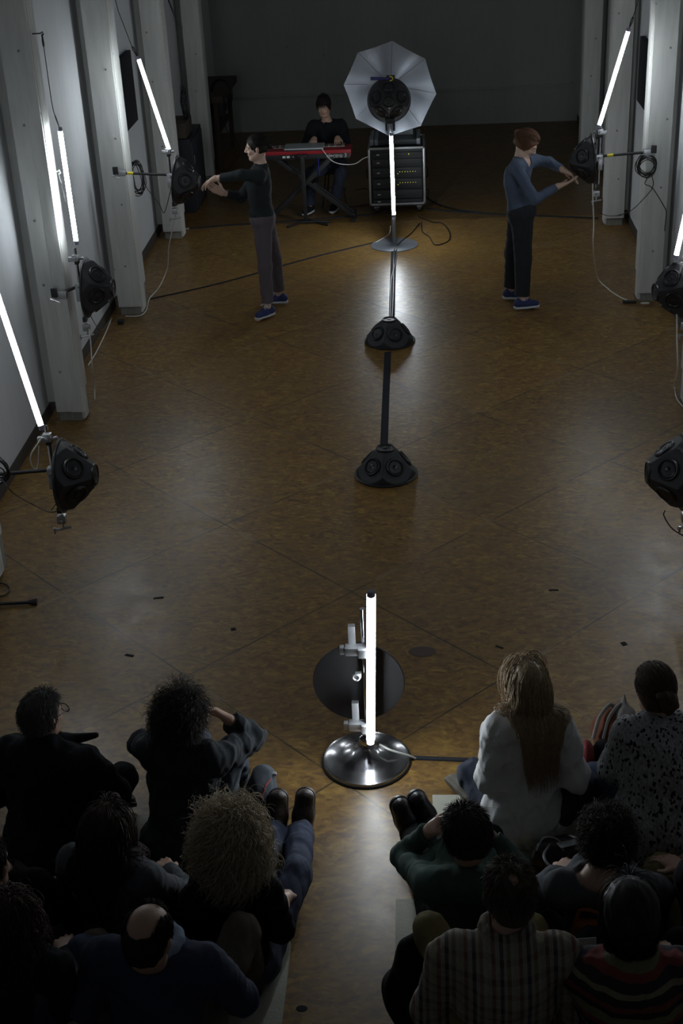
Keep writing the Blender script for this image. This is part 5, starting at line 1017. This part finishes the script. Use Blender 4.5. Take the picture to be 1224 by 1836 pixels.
strands(J, t, H('blonde', (0.40, 0.30, 0.19), 0.42), 5200, 0.50, 0.0015, curl=(0.010, 5), stiff=0.85, grav=0.40, jit=0.05, flow=(0.0, -0.6, -0.3), lift=0.3, infl=1.06, bt=0.045, gather=14.0, seg=26, seed=18, lenvar=0.5, cap=hair_cap(J, 0.012, -0.10), extra=[((J['che']+J['wai'])/2, np.array([0.20, 0.165, 0.22]), torso_axes(J))])
P_, A_ = head_pt(J)

# I bun, speckled cardigan
J = seat(1.08, 4.93, 12, legs='cross', lean=0.06, head=PZ(1172, 1236, 0.765), hf=(-0.3, 0.9, -0.25), sw=0.20)
J.update(che=PZ(1190, 1370, 0.42), neck=PZ(1180, 1285, 0.62), shL=PZ(1128, 1318, 0.57), shR=PZ(1245, 1318, 0.57), elL=PZ(1098, 1378, 0.32), wrL=PZ(1150, 1345, 0.30), knL=PZ(1066, 1392, 0.18), wai=PZ(1190, 1430, .26), pel=PZ(1185, 1475, .13))
t = person('person with brown hair in low bun and speckled grey cardigan at the right edge', J, c_speck, c_navy, m_skin2, boots, topo=0.040, fold=[(0.005, 28, 2), (0.0015, 130, 1)], wd=1.1, coat=0.13, cuff=0.9)
br = H('brown', (0.075, 0.050, 0.034)); strands(J, t, br, 1800, 0.26, 0.0018, jit=0.08, infl=1.10, hug=(0, -0.11, -0.03), seg=9, bodycol=False, seed=19, cap=hair_cap(J, 0.012, -0.08), lenvar=0.2)
P_, A_ = head_pt(J); S = SDF(0.006); S.ell(P_(0.012, -0.118, -0.025), (0.044, 0.036, 0.058), A_, 0.01); S.ell(P_(-0.02, -0.122, 0.012), (0.03, 0.028, 0.034), A_, 0.01); S.build('hair_knot', br, t, noise=[(0.004, 90, 2)])

# J green sweater
J = seat(0.12, 4.20, 10, legs='straight', lean=0.03, head=PZ(838, 1502, 0.755), hf=(-0.25, 0.9, -0.55), sw=0.19)
J.update(shL=PZ(768, 1588, 0.56), shR=PZ(892, 1585, 0.56), elL=PZ(722, 1535, 0.40), wrL=PZ(768, 1492, 0.58), elR=PZ(925, 1555, 0.40), wrR=PZ(880, 1500, .52), hipL=A3(0.03, 4.25, .11), knL=A3(-0.06, 4.62, 0.20), anL=PZ(738, 1492, 0.09), toeL=PZ(713, 1436, 0.23), knR=A3(0.05, 4.62, .20), anR=PZ(772, 1478, 0.10), toeR=PZ(742, 1424, 0.24))
J['fuL'] = J['fuR'] = A3(0.2, -0.8, 0.55)
t = person('person with short dark hair in dark green sweater resting head on hand, black boots', J, c_green, c_black, m_skin, boots, topo=0.018, hands=dict(L=(PZ(800, 1470, 0.70)-J['wrL'], (0.8, 0.1, -0.3), 0.55), R=(A3(-0.5, 0.1, 0.5), (-0.6, -0.2, 0), 0.6)), neck=0.055)
strands(J, t, H('dark brown short', (0.035, 0.026, 0.020)), 4500, 0.050, 0.0016, grav=0.18, jit=0.14, flow=(0.1, -0.3, -0.5), lift=0.33, seg=5, seed=20, cap=hair_cap(J, 0.008, -0.07), bodycol=False)

# K plaid shirt
J = seat(0.26, 3.42, 0, z0=0.30, legs='bench', lean=0.06, head=PZ(914, 1604, 1.05), hf=(-0.12, 0.95, -0.30), sw=0.205)
J.update(che=PZ(905, 1780, 0.74), neck=PZ(908, 1670, 0.93), shL=PZ(800, 1715, 0.86), shR=PZ(1010, 1715, 0.86), elL=PZ(770, 1810, 0.62), wrL=PZ(800, 1700, 0.55), elR=PZ(1040, 1810, 0.62), wrR=PZ(960, 1720, 0.55), knL=PZ(772, 1672, 0.56), knR=PZ(948, 1672, 0.52))
J['anL'] = J['knL']+A3(0.0, 0.06, -0.46); J['anR'] = J['knR']+A3(0, 0.06, -0.42); J['toeL'] = J['anL']+A3(0, 0.16, -0.05); J['toeR'] = J['anR']+A3(0, 0.16, -0.05)
t = person('person with short brown hair in plaid shirt and olive trousers, hindmost row on the right', J, c_plaid, c_olive, m_skin, boots, topo=0.030, neck=0.03, fold=[(0.005, 30, 3), (0.0015, 90, 1)])
strands(J, t, H('mid brown', (0.09, 0.068, 0.052)), 3000, 0.045, 0.0016, grav=0.2, jit=0.15, flow=(0, -0.3, -0.6), lift=0.35, seg=5, seed=21, cap=hair_cap(J, 0.006, -0.08, bald=((0, -0.085, 0.095), (0.022, 0.03, 0.02))), bodycol=False, keep=lambda D: (((D[:, 1] < 0.30) & (D[:, 2] > -0.75)) | (D[:, 2] > 0.52)) & ((D[:, 0]**2+(D[:, 1]+0.55)**2+(D[:, 2]-0.8)**2) > 0.05))
S = SDF(0.006)
for i in range(12):
    u = i*math.pi/6; v_ = (i+1)*math.pi/6; n_ = J['neck']; S.cone(n_+A3(0.078*math.cos(u), 0.070*math.sin(u), 0.018), n_+A3(0.078*math.cos(v_), 0.070*math.sin(v_), 0.018), 0.020, 0.020, 0.02)
S.build('collar', c_plaid, t)
t = thing('folded_jacket', 'dark jacket hanging beside the plaid shirt down to the aisle floor', 'jacket', PZ(735, 1800))
S = SDF(0.008); S.ell(PZ(742, 1735, 0.38), (0.075, 0.10, 0.16), None, 0.05); S.ell(PZ(728, 1780, 0.22), (0.085, 0.12, 0.16), None, 0.06); S.cone(PZ(745, 1720, .42), PZ(712, 1770, 0.2), 0.05, 0.045, 0.05); S.cone(PZ(725, 1800, .15), PZ(740, 1812, 0.06), 0.06, 0.05, 0.05); S.build('cloth', c_black, t, noise=[(0.008, 30, 1)])

# L small curly head
J = seat(0.68, 4.10, 4, legs='cross', lean=0.04, head=PZ(1087, 1508, 0.75), hf=(0.1, 0.95, -0.25), sw=0.185); J.update(shL=PZ(1000, 1592, 0.56), shR=PZ(1145, 1592, 0.56), neck=PZ(1072, 1572, 0.60))
t = person('person with dark short curls in slate sweater in the middle of the right block', J, c_grey, c_black, m_skin2, boots, topo=0.02, neck=0.07)
strands(J, t, H('brown curls', (0.055, 0.042, 0.032)), 2000, 0.07, 0.0018, curl=(0.010, 14), grav=0.1, jit=0.2, flow=(0, -0.2, -0.3), lift=0.7, seg=12, seed=22, cap=hair_cap(J, 0.010, -0.07), bodycol=False)

# M striped sweater
J = seat(0.76, 3.40, 0, z0=0.30, legs='bench', lean=0.06, head=PZ(1130, 1642, 1.04), hf=(0.05, 0.95, -0.45), sw=0.205)
J.update(che=PZ(1130, 1800, 0.74), neck=PZ(1132, 1712, 0.92), shL=PZ(1050, 1745, 0.84), shR=PZ(1225, 1745, 0.84), elL=PZ(1030, 1790, 0.6), wrL=PZ(1045, 1722, 0.56), elR=PZ(1262, 1810, 0.62), wrR=PZ(1200, 1720, 0.56))
t = person('person with smooth black hair in striped sweater, lower right corner', J, c_stripe, c_black, m_skin, boots, topo=0.03)
strands(J, t, H('jet', (0.014, 0.013, 0.014), 0.5), 3600, 0.15, 0.0013, grav=0.3, jit=0.03, flow=(0, -0.25, -0.5), lift=0.05, seg=9, seed=23, cap=hair_cap(J, 0.018, -0.09), bodycol=False, infl=1.08)
c = PZ(1046, 1694, 0.62); MBp = MB().box(c, (0.095, 0.05, 0.008), np.array([[1, 0.1, 0], [0, 0.5, 0.85], [0, -0.85, 0.5]]), bev=0.003); tag(MBp.build('phone', m_pale, loc=c), 'grey phone held beside the orange bag', 'phone')
c = PZ(1022, 1690, 0.60); tag(MB().sphere(c, 0.008, 8).build('metal_stud', M('bright_metal', (0.9, 0.9, 0.95), 0.1, 1.0), loc=c), 'small bright metal knob beside the grey phone', 'stud')
t = thing('handbag', 'orange bag standing before the striped sweater', 'bag', PZ(1045, 1690, 0.0)); c = PZ(1048, 1672, 0.40); S = SDF(0.007)
S.cone(c+A3(-0.03, 0, -0.1), c+A3(-0.01, 0, 0.03), 0.05, 0.04, 0.04); S.cone(c+A3(0.05, 0, -0.1), c+A3(0.04, 0, 0.02), 0.05, 0.04, 0.04); S.cone(c+A3(-0.02, 0, -0.3), c+A3(0.04, 0, -0.3), 0.09, 0.09, 0.05); S.cone(c+A3(0, 0, -0.2), c+A3(0, 0, -0.1), 0.08, 0.07, 0.05); S.build('body', M('orange_leather', (0.36, 0.10, 0.015), 0.6, bump=0.2), t, noise=[(0.003, 50, 1)])
MB().tube(spline([c+A3(-0.04, 0, 0.04), c+A3(-0.02, 0.0, 0.12), c+A3(0.05, 0, 0.10), c+A3(0.06, 0, 0.03)]), 0.009).build('handle', M('orange_leather', (0.36, 0.10, 0.015)), t)

# N person mostly outside the right edge
J = seat(1.16, 4.12, 15, legs='cross', lean=0.05, head=PZ(1268, 1490, 0.75)); J.update(wrL=PZ(1225, 1560, 0.34), elL=PZ(1250, 1610, .36), knL=PZ(1185, 1560, .20), shL=PZ(1240, 1575, 0.56))
t = person('person cut by the right edge, one hand over olive trousers', J, c_black, c_olive, m_skin, boots, topo=0.02, hands=dict(L=(A3(-0.5, 0.6, 0.0), (0, 0, -1), 0.3)))
strands(J, t, H('black', (0.015, 0.011, 0.009)), 1200, 0.04, 0.0016, grav=0.2, jit=0.1, lift=0.3, seg=4, seed=24, cap=hair_cap(J, 0.004, -0.05))

# bags in the right block
t = thing('backpack', 'orange brown backpack with grey straps between blonde person and speckled cardigan', 'backpack', PZ(1095, 1350)); c = PZ(1095, 1312, 0.14); S = SDF(0.007)
S.ell(c, (0.10, 0.09, 0.14), None, 0.03); S.ell(c+A3(0.03, 0.0, 0.06), (0.08, 0.07, 0.09), None, 0.03); S.build('body', M('rust_cloth', (0.16, 0.055, 0.025), 0.8, bump=0.3), t, noise=[(0.004, 40, 1)])
S = SDF(0.006); S.ell(c+A3(0.06, -0.02, 0.12), (0.055, 0.05, 0.055), None, 0.02); S.cone(c+A3(0.05, 0, 0.15), c+A3(0.06, 0.03, 0.22), 0.014, 0.008, 0.02); S.build('scarf', cloth('grey scarf', (0.24, 0.23, 0.22)), t, noise=[(0.004, 60, 1)])
for q in ((-0.05, 0.02), (0.0, 0.05)): MB().tube(spline([c+A3(q[0]-0.05, -0.08, 0.02), c+A3(q[0]-0.02, -0.05, 0.13), c+A3(q[0]+0.04, 0.0, 0.17), c+A3(q[0]+0.07, 0.0, 0.10)]), 0.010).build('strap', cloth('grey scarf', (0.24, 0.23, 0.22)), t)
t = thing('backpack', 'deep red and black bag right beside the white shirt', 'backpack', PZ(1052, 1400)); c = PZ(1052, 1372, 0.15); S = SDF(0.007); S.ell(c+A3(-0.005, 0, 0), (0.045, 0.075, 0.15), None, 0.03); S.build('front', M('deep_red_cloth', (0.16, 0.010, 0.012), 0.7), t)
S = SDF(0.007); S.ell(c+A3(0.075, 0.02, -0.01), (0.06, 0.09, 0.14), None, 0.03); S.build('back', c_black, t)
t = thing('handbag', 'black bag with pale looping handle on the floor right of the green sweater', 'handbag', PZ(1000, 1545)); c = PZ(1005, 1535, 0.10); S = SDF(0.007); S.ell(c, (0.14, 0.08, 0.10), None, 0.03); S.ell(c+A3(0.05, 0, 0.02), (0.09, 0.06, 0.09), None, 0.03); S.build('body', m_leather, t, noise=[(0.004, 45, 1)])
MB().tube(spline([PZ(985, 1515, .22), PZ(975, 1535, .25), PZ(990, 1555, .25), PZ(1030, 1556, .22)]), 0.007).build('handle', M('grey_handle', (0.14, 0.14, 0.15), 0.3), t); MB().tube(spline([PZ(962, 1525, .2), PZ(975, 1502, .26), PZ(1000, 1505, .26), PZ(1010, 1525, .2)]), 0.004).build('handle', m_gray, t)
MB().box(PZ(1020, 1512, 0.24), (0.10, 0.004, 0.05), np.array([[0.95, 0.3, 0], [0, 0.3, 0.95], [0.3, -0.95, 0.3]]), bev=0.001).build('flap', m_pale, t)
